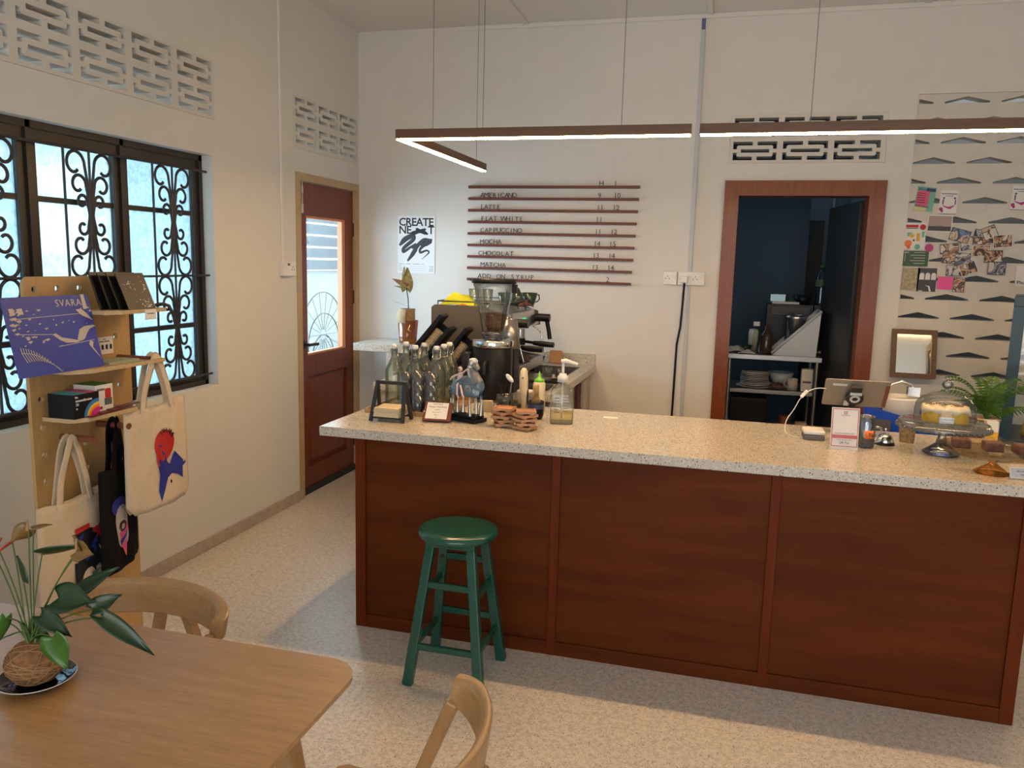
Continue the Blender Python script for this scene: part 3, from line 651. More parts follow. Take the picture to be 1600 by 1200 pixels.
# kokedama on saucer
YAWV = YAW
t = thing('plant_saucer', 'black glazed oval saucer under the coir plant ball', 'saucer', (-1.353, 1.262, 0.7505), YAWV)
g = G().lathe([(0, 0.001), (0.04, 0.001), (0.062, 0.008), (0.074, 0.019), (0.076, 0.020), (0.070, 0.0135), (0.05, 0.006), (0, 0.004)], 40); g.build('dish', 'saucer', t)
G().at(T(0, 0, 0.0195)).tube([(0.0755 * math.cos(2 * PI * i / 40), 0.0755 * math.sin(2 * PI * i / 40), 0) for i in range(40)], 0.0012, 5, closed=True).build('rim_line', 'rim', t)
t = thing('kokedama_plant', 'leafy anthurium growing from a brown coir ball on the oak table', 'plant', (-1.353, 1.262, 0.7555), YAWV)
g = G().ball(0.057, 0.055, 0.046, 28, 18, (0, 0, 0.046)); g.build('coir_ball', 'coir', t)
g = G()
for k in range(16):
    a = Rz(random.random() * PI) @ Rx(random.uniform(-1.3, 1.3)) @ Rz(random.random())
    g.at(T(0, 0, 0.046)).tube([(lambda q: (q.x * 0.0582, q.y * 0.056, q.z * 0.047))(a @ Vector((math.cos(2 * PI * i / 28), math.sin(2 * PI * i / 28), 0))) for i in range(28)], 0.0009, 4, closed=True)
g.build('twine', 'twine', t)
def heart(L_, Wd, droop=0.25, fold=0.15):
    """leaf mesh points: along +x from base, z up, with notch"""
    def fn(u, v):
        s_ = v * 2 - 1
        w = Wd * (math.sin(PI * min(1, (u * 0.93 + 0.07)) ** 0.62)) * (1 - u * 0.12)
        back = -0.16 * L_ * (abs(s_)) * (1 - u) ** 4
        return (u * L_ + back, s_ * w, -droop * L_ * u * u + fold * Wd * s_ * s_ - 0.0)
    return fn
def leaf(g, base, tip, width, roll=0.0, droop=0.15, fold=0.3, nu=12, nv=6):
    b, e = Vector(base), Vector(tip); d = e - b; L_ = d.length; x = d.normalized()
    up = Vector((0, 0, 1)) if abs(x.z) < 0.95 else Vector((0, -1, 0)); y = up.cross(x).normalized(); z = x.cross(y)
    m = Matrix(((x.x, y.x, z.x, b.x), (x.y, y.y, z.y, b.y), (x.z, y.z, z.z, b.z), (0, 0, 0, 1))) @ Rx(roll)
    o = g.M; g.at(o @ m).grid(heart(L_, width, droop, fold), nu, nv); g.at(o); return g
K = 0.00152
def P(u, v, y=0.0): return Vector(((u - 55) * K, y, (1068 - v) * K + 0.004 + y * 0.15))
crown = P(52, 1008)
def stalk(g, tip, bow=0.01, base=None, r=0.0016):
    b = base or (crown + Vector((random.uniform(-.008, .008), random.uniform(-.008, .008), -0.004))); e = Vector(tip)
    pts = []
    for i in range(9):
        s_ = i / 8; p = b.lerp(e, s_); p.z += bow * math.sin(PI * s_); p.x += (e.x - b.x) * 0.15 * (s_ * s_ - s_); pts.append(p)
    g.tube(pts, r, 6)
leafs = [  # base px, tip px, half width, roll, material, y depth base, y tip
    ((96, 945, -.01), (150, 940, -.03), 0.034, 0.9, 'leafd', .1, .3), ((160, 962, -.03), (230, 1010, -.035), 0.019, 0.75, 'leafd', .15, .3),
    ((76, 966, -.02), (121, 986, -.04), 0.020, 0.8, 'leafd', .1, .3), ((100, 984, -.05), (119, 1026, -.055), 0.031, 1.45, 'leafg', .05, .15),
    ((32, 966, -.03), (22, 1000, -.04), 0.015, 1.2, 'leafg', .05, .2), ((46, 925, .0), (36, 893, .01), 0.019, 1.5, 'leafd', .05, .2),
    ((66, 893, .02), (125, 882, .03), 0.020, -0.7, 'leafd', .05, .2), ((145, 955, -.02), (176, 940, .0), 0.020, 0.9, 'leafd', .2, .3),
    ((20, 976, -.02), (-6, 966, -.05), 0.008, 0.2, 'leafd', .1, .2), ((62, 1002, .0), (88, 992, -.03), 0.012, 0.3, 'leafd', .2, .2),
    ((30, 996, -.02), (4, 1003, -.04), 0.007, 0.2, 'leafd', .1, .2), ((110, 950, .02), (160, 915, .04), 0.022, 0.6, 'leafd', .1, .2),
    ((58, 852, .0), (37, 868, -.01), 0.021, 1.2, 'leafo', .0, .3), ((60, 855, .01), (82, 850, .02), 0.009, 0.3, 'leafo', .1, .2),
    ((15, 880, .0), (24, 862, -.01), 0.018, 0.9, 'leafr', .1, .3), ((12, 882, -.01), (0, 894, -.01), 0.014, 1.1, 'leafr', .1, .3),
    ((122, 880, .0), (146, 882, -.01), 0.022, 1.2, 'leafo', .1, .4), ((124, 880, .0), (114, 862, .01), 0.012, 0.8, 'leafo', .1, .4),
    ((35, 872, .0), (20, 880, -.02), 0.010, 0.6, 'leafr', .1, .4)]
gs = G()
for (b0, t0, w, ro, mm, dr, fo_) in leafs:
    b_, e_ = P(b0[0], b0[1], b0[2]), P(t0[0], t0[1], t0[2])
    g = leaf(G(), b_, e_, w, ro, dr, fo_)
    g.build('flower_spathe' if mm in ('leafo', 'leafr') else 'leaf', mm, t, solid=0.0008)
    stalk(gs, b_, 0.012)
for k in range(9): gs.tube([crown + Vector((random.uniform(-.012, .012), random.uniform(-.01, .01), -0.008)), crown + Vector((random.uniform(-.022, .022), random.uniform(-.02, .02), 0.035))], [0.004, 0.0022], 6)
gs.build('stems', 'stem', t)
g = G()
for (u, v, du) in ((58, 852, .004), (122, 876, .003)): g.tube([P(u, v, -.005), P(u, v, -.005) + Vector((du, -0.004, 0.022))], [0.003, 0.002], 7)
g.build('flower_spike', 'twine', t)

# ================================================================ PEGBOARD DISPLAY STAND
PX, PY0, PY1, PZ = -2.415, 2.293, 2.80, 1.552
t = thing('display_stand', 'freestanding birch plywood peg board stand before the window', 'display stand', (PX, (PY0 + PY1) / 2, 0))
yc = (PY0 + PY1) / 2; hh = (PY1 - PY0) / 2
holes = [(2.338, 1.508), (2.441, 1.508), (2.545, 1.508), (2.338, 1.11), (2.338, 1.006), (2.338, 0.904), (2.338, 0.803), (2.338, 0.70), (2.338, 0.60), (2.338, 0.50),
         (2.63, 1.11), (2.73, 1.11), (2.535, 0.906), (2.535, 0.81), (2.72, 1.31), (2.635, 0.70), (2.735, 0.6), (2.535, 0.45)]
g = G().at(MR_).plate(rrect(-hh, hh, 0.0, PZ, 0.03, 5), [circ(y - yc, z, 0.0118, 16) for y, z in holes], 0.015)
g.build('board', 'ply', t, bev=0.0)
def shelf(y0, y1, z, d, cut, nm='shelf'):
    pts = [(0.0155, y0 - yc), (0.0155, y1 - yc), (d, y1 - yc), (d, y0 - yc + cut), (d - cut * 0.7, y0 - yc)]
    return G().prism(pts, z - 0.015, z).build(nm, 'plyedge', t, bev=0.003)
shelf(2.335, 2.80, 1.222, 0.185, 0.07); shelf(2.335, 2.64, 1.045, 0.175, 0.05); shelf(2.50, 2.80, 1.428, 0.20, 0.05)
G().prism([(0.0155, -0.24), (0.34, -0.15), (0.40, -0.05), (0.40, 0.05), (0.34, 0.15), (0.0155, 0.24)], 0.0, 0.018).build('base', 'ply', t, bev=0.003)
for y, z in ((2.73, 1.222), (2.42, 0.955), (2.60, 0.972)):
    G().at(T(0.0, y - yc, z) @ Ry(PI / 2)).cyl(0.0125, -0.02, 0.165, 18).build('peg', 'peg', t, bev=0.001)
DX, DY_ = PX, yc
# price cards on the stand
t = thing('price_card', 'small blank white price card clipped on the top shelf edge', 'card', (PX + 0.203, 2.70, 1.400))
G().at(MR_).prism(rect(-0.032, 0.032, -0.014, 0.026), 0, 0.001).build('card', 'paper', t)
g = G().at(MR_ @ T(-0.02, 0.008, 0.0012)).text('EAU MAKARA S', 0.006); g.build('lettering', 'ink', t)
t = thing('icon_card', 'white card with four small printed icons on the peg board', 'card', (PX + 0.0165, 2.655, 1.275))
G().at(MR_).prism(rect(-0.046, 0.046, -0.032, 0.036), 0, 0.0012).build('card', 'paper', t)
g = G()
for k, yy in enumerate((-0.033, -0.011, 0.011, 0.033)):
    g.at(MR_ @ T(0, 0, 0.0016)).prism(rrect(yy - 0.006, yy + 0.006, -0.014, 0.006, 0.004), 0, 0.0004)
g.build('icons', 'ink', t)
g = G().at(MR_ @ T(0, 0.016, 0.0016)).text('FREEBIE DESIGNS', 0.007, align='CENTER').at(MR_ @ T(0, 0.026, 0.0016)).text('PICK A', 0.005, align='CENTER'); g.build('lettering', 'ink', t)

# blue album sleeve leaning on the middle shelf
t = thing('album_sleeve', 'large blue and cream printed album sleeve leaning on the middle shelf', 'print', (PX + 0.155, 2.262, 1.2225), 0)
lean = Ry(-0.22)
mS = T(0, 0, 0.0) @ Matrix.Rotation(math.radians(0), 4, 'Z') @ lean @ MR_
SW, SH = 0.375, 0.272
G().at(mS).prism(rrect(-0.14, SW - 0.14, 0.0, SH, 0.004, 2), -0.004, 0.0).build('cover', 'blueprint', t)
g = G().at(mS @ T(-0.14, 0, 0.0012))
def blob(pts): g.prism([(x * SW, (1 - y) * SH) for x, y in pts], 0, 0.0004)
blob([(.46, .50), (.50, .49), (.56, .55), (.66, .58), (.78, .62), (.72, .635), (.60, .625), (.53, .58)])
blob([(.74, .60), (.79, .47), (.86, .43), (.98, .42), (1.0, .44), (.92, .47), (.88, .52), (.83, .60), (.79, .62)])
blob([(.80, .20), (.87, .19), (.92, .25), (.99, .36), (.94, .33), (.86, .28)]); blob([(.90, .0), (.94, .0), (.95, .16), (.98, .19), (.90, .20)])
blob([(.89, .63), (.93, .65), (.91, .72), (.99, .90), (.92, .78), (.87, .68)]); blob([(.05, .14), (.10, .14), (.11, .22), (.055, .22)]); blob([(.13, .15), (.19, .14), (.20, .22), (.14, .22)])
for k in range(15):
    x = 0.07 + k * 0.031; y = 0.74 + 0.0016 * k * k * 0.7
    x = 0.08 + k * 0.026; y = 0.70 + 0.0013 * k * k; w_ = .007
    blob([(x, y), (x + w_, y), (x + .004, y - .075 + .0045 * k), (x - .004, y - .07 + .0045 * k)])
    blob([(x, y), (x + w_, y), (x + .045, y + .12 - .007 * k), (x + .036, y + .12 - .007 * k)])
    blob([(x, y - .006), (x + .03, y - .004 + .0026 * k), (x + .03, y + .004 + .0026 * k), (x, y + .004)])
for k in range(40):
    x, y = random.uniform(.02, .36) * random.uniform(.5, 1.2), random.uniform(.16, .62); s_ = random.uniform(.008, .03); a = random.uniform(.3, 1.5)
    blob([(x, y), (x + s_ * 1.6, y - s_ * a * .5), (x + s_ * 2.2, y), (x + s_ * 1.0, y + s_ * .9)])
for k in range(10):
    x, y = .5 + random.uniform(0, .48), random.uniform(.16, .7); s_ = random.uniform(.006, .016)
    blob([(x, y), (x + s_ * 1.6, y - s_), (x + s_ * 2, y + s_ * .3), (x + s_, y + s_)])
for (a0, b0, a1, b1) in ((.1, .27, .85, .25), (.1, .46, .5, .5), (.5, .66, .95, .62)):
    blob([(a0, b0), (a1, b1), (a1, b1 + .008), (a0, b0 + .008)])
g.build('artwork', 'creamink', t)
G().at(mS @ T(0.075, SH - 0.04, 0.0014)).text('SVARA', 0.036, spacing=1.15).build('lettering', 'creamink', t)

# dark printed sleeves on top shelf
for k in range(4):
    t = thing('printed_sleeve', ['black sleeve with a gold speckled print, foremost on the top shelf', 'second black sleeve in the row on the top shelf', 'third black sleeve in the row on the top shelf', 'rearmost black sleeve on the top shelf'][k], 'print', (PX + 0.195 - 0.024 * k, 2.66 - 0.022 * k, 1.4285), math.radians(0), 'black sleeves on the top shelf')
    mS = Ry(-0.40 + 0.02 * k) @ MR_
    G().at(mS).prism(rect(-0.065, 0.085, 0.001, 0.150), -0.004, -0.001).build('cover', 'black', t)
    if k == 0:
        g = G().at(mS)
        for i in range(70):
            x, y = random.gauss(0.04, 0.02), abs(random.gauss(0.0, 0.013)) + 0.006
            if i > 40: x, y = random.gauss(-0.015, 0.018), random.gauss(0.092, 0.014)
            if i > 56: x, y = random.gauss(0.055, 0.008), random.gauss(0.085, 0.016)
            x = max(-0.06, min(0.08, x)); y = max(0.004, min(0.14, y)); s_ = random.uniform(.0012, .0035)
            g.prism([(x, y), (x + s_, y - s_ * .6), (x + s_ * 1.5, y + s_ * .6), (x + s_ * .3, y + s_)], -0.001, -0.0006)
        g.build('gold_print', 'creamink', t)
t = single(G().tube([(0, 0, 0.008), (0.01, 0.03, 0.012), (0.02, 0.05, 0.004), (0.024, 0.07, -0.03), (0.026, 0.085, -0.085)], 0.0035, 6, flat=(1, 2.4)).tube([(0, -0.02, 0.006), (0.012, 0.0, 0.014), (0.01, 0.03, 0.01)], 0.006, 6), 'wrist_strap', 'blackm', 'black strap hanging off the end of the top shelf', 'strap', (PX + 0.17, 2.775, 1.430))

# small things on the middle shelf
t = thing('small_box', 'orange flat box under the blue album sleeve', 'box', (PX + 0.09, 2.45, 1.2225)); G().box(-0.045, 0.05, -0.10, 0.05, 0, 0.022).build('body', 'terra', t, bev=0.002)
t = thing('greeting_card', 'pale green flat card beside the orange box', 'card', (PX + 0.10, 2.60, 1.2225)); G().box(-0.05, 0.05, -0.07, 0.09, 0, 0.007).build('card', mat('pale_green_card', (0.36, 0.42, 0.30), 0.6), t)

# film boxes and photo packets on the lower shelf
t = thing('film_box', 'black film box with rainbow print on the lower shelf', 'box', (PX + 0.10, 2.372, 1.0455))
G().box(-0.055, 0.06, -0.035, 0.085, 0, 0.088).build('carton', 'black', t, bev=0.001)
mm = MR_
cols = [mat('rainbow_%s' % n_, c, 0.4) for n_, c in (('magenta', (0.6, 0.02, 0.22)), ('orange', (0.8, 0.25, 0.02)), ('yellow', (0.75, 0.6, 0.04)), ('blue', (0.03, 0.18, 0.5)), ('cyan', (0.05, 0.4, 0.5)))]
g = G()
for k, r in enumerate((0.030, 0.040, 0.048, 0.062)):
    pts = [(0.083, 0.002)] + [(0.083 - (r + 0.012) * math.cos(PI / 2 * i / 12), 0.002 + r * math.sin(PI / 2 * i / 12)) for i in range(13)]
    g.use(k).at(T(0.0622 - 0.0004 * k, 0, 0) @ MR_).prism(pts, 0, 0.0003)
g.use(4).at(I4).box(-0.05, 0.055, -0.03, 0.03, 0.0882, 0.0888).use(0).box(-0.05, 0.055, 0.03, 0.08, 0.0882, 0.0888)
g.build('rainbow_print', cols, t)
g = G().at(T(0.0612, -0.028, 0.062) @ MR_).text('monochrome', 0.014, offset=0.0002).at(T(0.0612, -0.028, 0.048) @ MR_).text('20', 0.014).at(T(0.061, -0.03, 0.076) @ MR_).text('film', 0.010).at(T(0.0612, -0.028, 0.034) @ MR_).text('10', 0.008)
g.build('lettering', 'paper', t)
t = thing('film_box', 'white film box with green top on the lower shelf', 'box', (PX + 0.085, 2.505, 1.0455))
G().box(-0.045, 0.055, -0.042, 0.045, 0, 0.104).build('carton', 'paper', t, bev=0.001)
G().box(-0.045, 0.055, -0.042, 0.045, 0.1042, 0.1052).build('green_lid_print', mat('green_print', (0.06, 0.30, 0.04), 0.45), t)
g = G().use(0).at(T(0.0556, 0, 0) @ MR_).prism(rect(0.0, 0.038, 0.025, 0.052), 0, 0.0004).use(1).prism(rrect(0.004, 0.034, 0.05, 0.088, 0.008), 0, 0.0008).prism(rect(-0.036, -0.012, 0.012, 0.022), 0, 0.0004); g.build('picture_print', ['grey', 'red'], t)
G().at(T(0.0558, -0.036, 0.082) @ MR_).text('instax', 0.017).build('lettering', 'ink', t)
for k in range(4):
    t = thing('photo_packet', ['maroon photo packet at the near end of the fan on the lower shelf', 'second maroon photo packet of the fan', 'third maroon photo packet of the fan', 'maroon photo packet at the far end of the fan'][k], 'packet', (PX + 0.135, 2.44 + 0.05 * k, 1.0456 + 0.0042 * k), 0.1, 'photo packets on the lower shelf')
    G().box(0.018 if k < 3 else 0.018, 0.045, -0.05, 0.06, 0.0, 0.004).build('packet', mat('maroon_packet_%d' % k, (0.16, 0.015 + .01 * k, 0.03), 0.4), t)

# ---------------------------------------------------------------- tote bags (cloth shells hanging from pegs)
def tote(name, label, loc, rz, wd, ht, cloth, handle_h, splay, tilt, prints, spread=0.05, depth=0.03, fold=0.0):
    """origin at the peg; bag plane = local x (width) / z; front faces -y"""
    t = thing(name, label, 'tote bag', loc, rz, 'tote bags hanging on the stand')
    z0 = -handle_h
    def face(sgn, off):
        def fn(u, v):
            x = (u - 0.5) * wd; edge = 1 - abs(2 * u - 1) ** 6
            bulge = depth * 0.5 * math.sin(PI * u) ** 0.6 * (0.35 + 0.65 * (1 - v)) if 0 < u < 1 else 0
            sag = -0.012 * math.sin(PI * u) * v * 2
            top = -0.018 * (1 - abs(2 * u - 1)) * v
            cut = 0.10 * ht * max(0, abs(2 * u - 1) - 0.82) / 0.18 * (1 - v) ** 6
            w = 0.004 * math.sin(u * 17 + v * 6) + 0.0035 * math.sin(u * 9 - v * 11)
            return (x * (1 - 0.05 * v) + fold * math.sin(3 * v) * 0, sgn * bulge + off + w * edge + fold * (u - 0.5) ** 2 * 4, z0 - ht + v * ht + cut + top + tilt * x)
        return fn
    g = G().grid(face(-1, -0.001), 20, 16); g.build('front_cloth', cloth, t, solid=0.002)
    g = G().grid(face(1, 0.001), 20, 16); g.build('back_cloth', cloth, t, solid=0.002)
    g = G()
    def yb(x, v=1.0): return -depth * 0.5 * 0.35 * 0.9 + fold * (x / wd) ** 2 * 4 - 0.004
    for s_, oy in ((1, 0),):
        pass
    hx = splay
    for k, sg in enumerate((-1, 1)):
        y1 = sg * depth * 0.2
        pts = [(-hx, y1 + sg * 0.004 + yb(0) * 0, z0 - 0.03 - tilt * hx), (-hx * 0.8, y1, z0 + handle_h * 0.3), (-hx * 0.35, sg * 0.006 + 0.012 * sg, z0 + handle_h * 0.85), (0, 0.012 * sg, 0.0155), (hx * 0.35, 0.012 * sg, z0 + handle_h * 0.85), (hx * 0.8, y1, z0 + handle_h * 0.3), (hx, y1 + sg * 0.004, z0 - 0.03 + tilt * hx)]
        # smooth the strap
        Q = []
        for i in range(len(pts) - 1):
            for j in range(4):
                a = Vector(pts[i]).lerp(Vector(pts[i + 1]), j / 4); Q.append(a)
        Q.append(Vector(pts[-1]))
        for _ in range(2): Q = [Q[0]] + [(Q[i - 1] + Q[i] * 2 + Q[i + 1]) / 4 for i in range(1, len(Q) - 1)] + [Q[-1]]
        G().tube(Q, 0.026 if cloth == 'blackcloth' else 0.0165, 6, flat=(0.14, 1.0) if False else (1.0, 0.12)).build('handle', cloth, t)
    return t, face(-1, -0.003), z0
def stick_print(t, face, shapes, name, wd, lift=0.0015):
    """shapes: (material index, polygon in u,v of the bag front)"""
    g = G(); mats_ = []
    for mname, poly in shapes:
        if mname not in mats_: mats_.append(mname)
        g.use(mats_.index(mname))
        n = len(poly); cx = sum(p[0] for p in poly) / n; cz = sum(p[1] for p in poly) / n
        rings = []
        vs = [Vector(face(cx, cz)) + Vector((0, -lift, 0))]; fs = []
        K_ = 3
        for j in range(1, K_ + 1):
            for (u, v) in poly:
                uu, vv = cx + (u - cx) * j / K_, cz + (v - cz) * j / K_
                vs.append(Vector(face(uu, vv)) + Vector((0, -lift, 0)))
        for i in range(n):
            fs.append((0, 1 + i, 1 + (i + 1) % n))
            for j in range(K_ - 1): a = 1 + j * n; b = 1 + (j + 1) * n; fs.append((a + i, b + i, b + (i + 1) % n, a + (i + 1) % n))
        g.add([tuple(p) for p in vs], fs); lift += 0.0003
    g.build(name, mats_, t)
def cpoly(cx, cz, rx, rz_, n=20, a0=0, a1=2 * PI): return [(cx + rx * math.cos(a0 + (a1 - a0) * i / n), cz + rz_ * math.sin(a0 + (a1 - a0) * i / n)) for i in range(n if a1 - a0 > 6.2 else n + 1)]
tt, fc, z0 = tote('tote_bag', 'cream canvas tote bag with a red disc and blue bird, highest on the stand', (PX + 0.162, 2.755, 1.2275), math.radians(88), 0.365, 0.435, 'canvas', 0.185, 0.085, 0.03, None, depth=0.05)
RD, BL = 'red', 'blue'
sh = [(RD, cpoly(.56, .60, .17, .155)),
      (BL, [(.44, .62), (.50, .62), (.54, .52), (.60, .42), (.68, .36), (.72, .40), (.74, .50), (.80, .44), (.86, .38), (.84, .30), (.84, .20), (.76, .26), (.66, .29), (.56, .26), (.50, .20), (.46, .05), (.44, .16), (.46, .32), (.42, .44)]),
      (BL, [(.83, .35), (.90, .37), (.90, .34), (.84, .32)]), ('ink', cpoly(.62, .22, .018, .018, 10)), (RD, [(.40, .60), (.44, .62), (.45, .40), (.41, .44)])]
for k in range(12):
    a = random.uniform(0.3, 2.9); x, y = .57 + .10 * math.cos(a), .62 + .10 * math.sin(a)
    sh.append(('ink', [(x, y), (x + .012, y + .004), (x + .012 + .05 * math.cos(a + .5), y + .05 * math.sin(a + .5)), (x + .05 * math.cos(a + .5), y + .055 * math.sin(a + .5))]))
stick_print(tt, fc, sh, 'screen_print', 0.37)
tt, fc, z0 = tote('tote_bag', 'cream canvas tote bag with a square blue and red picture, lowest left on the stand', (PX + 0.085, 2.385, 0.960), math.radians(90), 0.35, 0.40, 'canvas', 0.215, 0.075, 0.05, None, depth=0.04)
sh = [('ink', [(.42, .66), (.86, .66), (.86, .10), (.42, .10)]), (RD, [(.45, .66), (.66, .66), (.66, .71), (.45, .71)]), (RD, [(.70, .64), (.84, .64), (.84, .50), (.70, .52)]), (BL, [(.47, .61), (.60, .65), (.72, .60), (.78, .46), (.72, .36), (.56, .34), (.48, .44)]),
      (RD, [(.43, .52), (.50, .54), (.49, .40), (.43, .38)]), ('creamink', cpoly(.66, .42, .03, .016, 10)), ('outgreen', [(.60, .12), (.82, .12), (.80, .20), (.64, .22)]), ('creamink', [(.72, .14), (.80, .16), (.78, .26), (.71, .24)])]
for k in range(5): sh.append(('creamink', [(.78 + .02 * k, .44 - .02 * k), (.79 + .02 * k, .44 - .02 * k), (.84 + .018 * k, .30 - .01 * k), (.828 + .018 * k, .30 - .01 * k)]))
stick_print(tt, fc, sh, 'screen_print', 0.35)
tt, fc, z0 = tote('tote_bag', 'black cotton tote bag with a colourful oval print between the cream bags', (PX + 0.095, 2.60, 0.977), math.radians(108), 0.33, 0.42, 'blackcloth', 0.16, 0.05, 0.0, None, depth=0.05)
sh = [('blue', cpoly(.42, .62, .17, .10)), ('creamink', cpoly(.44, .42, .16, .22)), ('ink', cpoly(.42, .42, .08, .06)), ('creamink', cpoly(.42, .42, .03, .03)), ('pink', [(.34, .36), (.54, .46), (.58, .36), (.40, .24)]), (BL, [(.36, .28), (.54, .36), (.50, .30), (.40, .22)]), ('pink', [(.40, .22), (.52, .28), (.47, .12)]), ('orange', [(.44, .16), (.49, .18), (.47, .10)]), ('creamink', [(.52, .60), (.70, .66), (.60, .56), (.72, .56), (.58, .50)])]
stick_print(tt, fc, sh, 'screen_print', 0.33)

# ================================================================ PENDANT LAMPS
LY, LZ = 3.45, 2.168
def lampbar(t, p, q, w=0.034, h=0.046):
    """p,q relative to the thing; straight bar with diffuser strip"""
    p, q = Vector(p), Vector(q); d = (q - p).normalized(); n = Vector((-d.y, d.x, 0)) * w / 2
    def quad(z, k=1): return [tuple(p + n * k + Vector((0, 0, z))), tuple(p - n * k + Vector((0, 0, z))), tuple(q - n * k + Vector((0, 0, z))), tuple(q + n * k + Vector((0, 0, z)))]
    G().hexa(quad(0.006), quad(h)).build('housing', 'lampwood', t)
    dd = d * 0.004
    a = [tuple(Vector(v_) + (dd if i < 2 else -dd)) for i, v_ in enumerate(quad(0, .84))]; b = [tuple(Vector(v_) + (dd if i < 2 else -dd)) for i, v_ in enumerate(quad(0.006, .84))]
    G().hexa(a, b).build('led_diffuser', 'led', t)
t = thing('pendant_lamp', 'L-shaped wooden linear pendant lamp, lit, over the bar end', 'lamp', (-1.49, LY, LZ))
lampbar(t, (0, 0, 0), (1.285, 0, 0)); lampbar(t, (0.017, 0.018, 0), (0.017, 1.245, 0))
for x, y in ((0.17, 0), (1.0, 0), (0.017, 1.10), (0.40, 0)):
    G().tube([(x, y, 0.046), (x, y, ZC - LZ)], 0.0014, 6).build('suspension_cable', 'steeld', t)
t = thing('pendant_lamp', 'straight wooden linear pendant lamp, lit, running to the right edge', 'lamp', (-0.172, LY, LZ))
lampbar(t, (0, 0, 0), (1.95, 0, 0.0))
for x in (0.42, 1.16): G().tube([(x, 0, 0.046), (x, 0, ZC - LZ)], 0.0014, 6).build('suspension_cable', 'steeld', t)
# unseen lamp bar added behind the camera to warm left wall and ceiling
t = thing('pendant_lamp', 'straight wooden linear pendant lamp over the seating area', 'lamp', (-1.0, -0.9, LZ + 0.1))
lampbar(t, (0, 0, 0), (1.4, 0, 0))
for x in (0.3, 1.1): G().tube([(x, 0, 0.046), (x, 0, ZC - LZ - 0.1)], 0.0014, 6).build('suspension_cable', 'steeld', t)

# ================================================================ WALL FITTINGS
t = thing('cable_conduit', 'grey plastic cable conduit running down the back wall', 'conduit', (-0.297, YB, 0))
G().box(-0.013, 0.013, -0.016, -0.0005, 1.61, ZC - 0.03).box(-0.010, 0.010, -0.012, -0.0005, 0.1, 1.515).build('trunking', 'conduit', t, bev=0.002)
G().box(-0.012, 0.012, -0.02, -0.0005, ZC - 0.10, ZC - 0.032).build('coupling', mat('blue_grey_coupling', (0.10, 0.12, 0.25), 0.5), t)
def socket(x, lab, plug=False):
    t = thing('wall_socket', lab, 'socket', (x, YB, 1.562), 0, 'row of three wall sockets')
    G().at(T(0, 0, 0)).box(-0.045, 0.045, -0.028, -0.0005, -0.045, 0.045).build('face_plate', 'white', t, bev=0.003)
    g = G()
    for dx, dz in ((-0.018, 0.012), (-0.03, -0.004), (-0.006, -0.004)): g.box(dx - .0022, dx + .0022, -0.0288, -0.028, dz - .004, dz + .004)
    g.build('pin_holes', 'ink', t)
    G().box(0.018, 0.036, -0.033, -0.028, 0.0, 0.024).build('switch', 'paper', t, bev=0.001)
    if plug: G().box(-0.028, 0.022, -0.062, -0.034, -0.03, 0.016).build('plug', 'white', t, bev=0.006)
socket(-0.424, 'left socket of the three on the back wall'); socket(-0.326, 'middle socket with a white plug in it on the back wall', True); socket(-0.238, 'right socket of the three on the back wall')
single(G().tube([(0, 0, 0), (-0.004, 0.02, -0.12), (-0.012, 0.03, -0.30), (-0.03, 0.032, -0.42), (-0.036, 0.034, -0.9), (-0.042, 0.034, -1.40)], 0.0075, 8), 'power_cable', 'black', 'black cable hanging from the middle wall socket', 'cable', (-0.326, YB - 0.048, 1.53))
t = thing('cable_conduit', 'thin painted conduit running down the left wall', 'conduit', (XL, 4.59, 0))
G().box(0.0005, 0.012, -0.009, 0.009, 1.612, ZC).build('trunking', 'recess', t, bev=0.002)
t = thing('wall_socket', 'single switched socket on the left wall beside the door', 'socket', (XL, 4.63, 1.565))
G().box(0.0005, 0.035, -0.073, 0.073, -0.045, 0.048).build('face_plate', 'white', t, bev=0.003)
g = G()
for dy, dz in ((0.03, 0.012), (0.018, -0.004), (0.042, -0.004)): g.box(0.0352, 0.0358, dy - .003, dy + .003, dz - .004, dz + .004)
g.build('pin_holes', 'ink', t); G().box(0.035, 0.041, -0.03, -0.01, 0.02, 0.036).build('switch', 'steeld', t)

# poster
t = thing('poster', 'white poster reading CREATE NEXT with black scribbles on the back wall', 'poster', (-2.296, YB - 0.002, 1.542))
G().at(MF_).prism(rect(-0.147, 0.147, 0, 0.42), 0, 0.0012).build('sheet', mat('poster_paper', (0.80, 0.81, 0.83), 0.5), t)
g = G().at(MF_ @ T(-0.140, 0.348, 0.0015)).text('CREATE', 0.081, 0.0002, spacing=0.93, offset=0.0016).at(MF_ @ T(-0.140, 0.290, 0.0015)).text('NE', 0.081, 0.0002, spacing=0.93, offset=0.0016).at(MF_ @ T(0.092, 0.290, 0.0015)).text('T', 0.081, 0.0002, offset=0.0016)
for k, (y, s_) in enumerate(((0.064, 'CREATE   A     BRAND      CONFERENCE     2023'), (0.048, 'HERE'), (0.032, 'SPACE   STUDIO'), (0.018, 'MUSIC'))):
    g.at(MF_ @ T(-0.138, y, 0.0015)).text(s_, 0.0095, 0.0001)
    if k: g.at(MF_ @ T(0.138, y - 0.002, 0.0015)).text(('FUTURE', 'DESIGN', 'AGENCY')[k - 1], 0.0095, 0.0001, align='RIGHT'); g.at(MF_).box(-0.05, 0.09, y + 0.002, y + 0.0026, 0.0013, 0.0016)
g.build('lettering', 'ink', t)
def pp(x, y): return (-0.147 + (x - 375) / 545 * 0.294, 0.42 - (y - 155) / 855 * 0.42, 0.0)
g = G().at(MF_ @ T(0, 0, 0.0018))
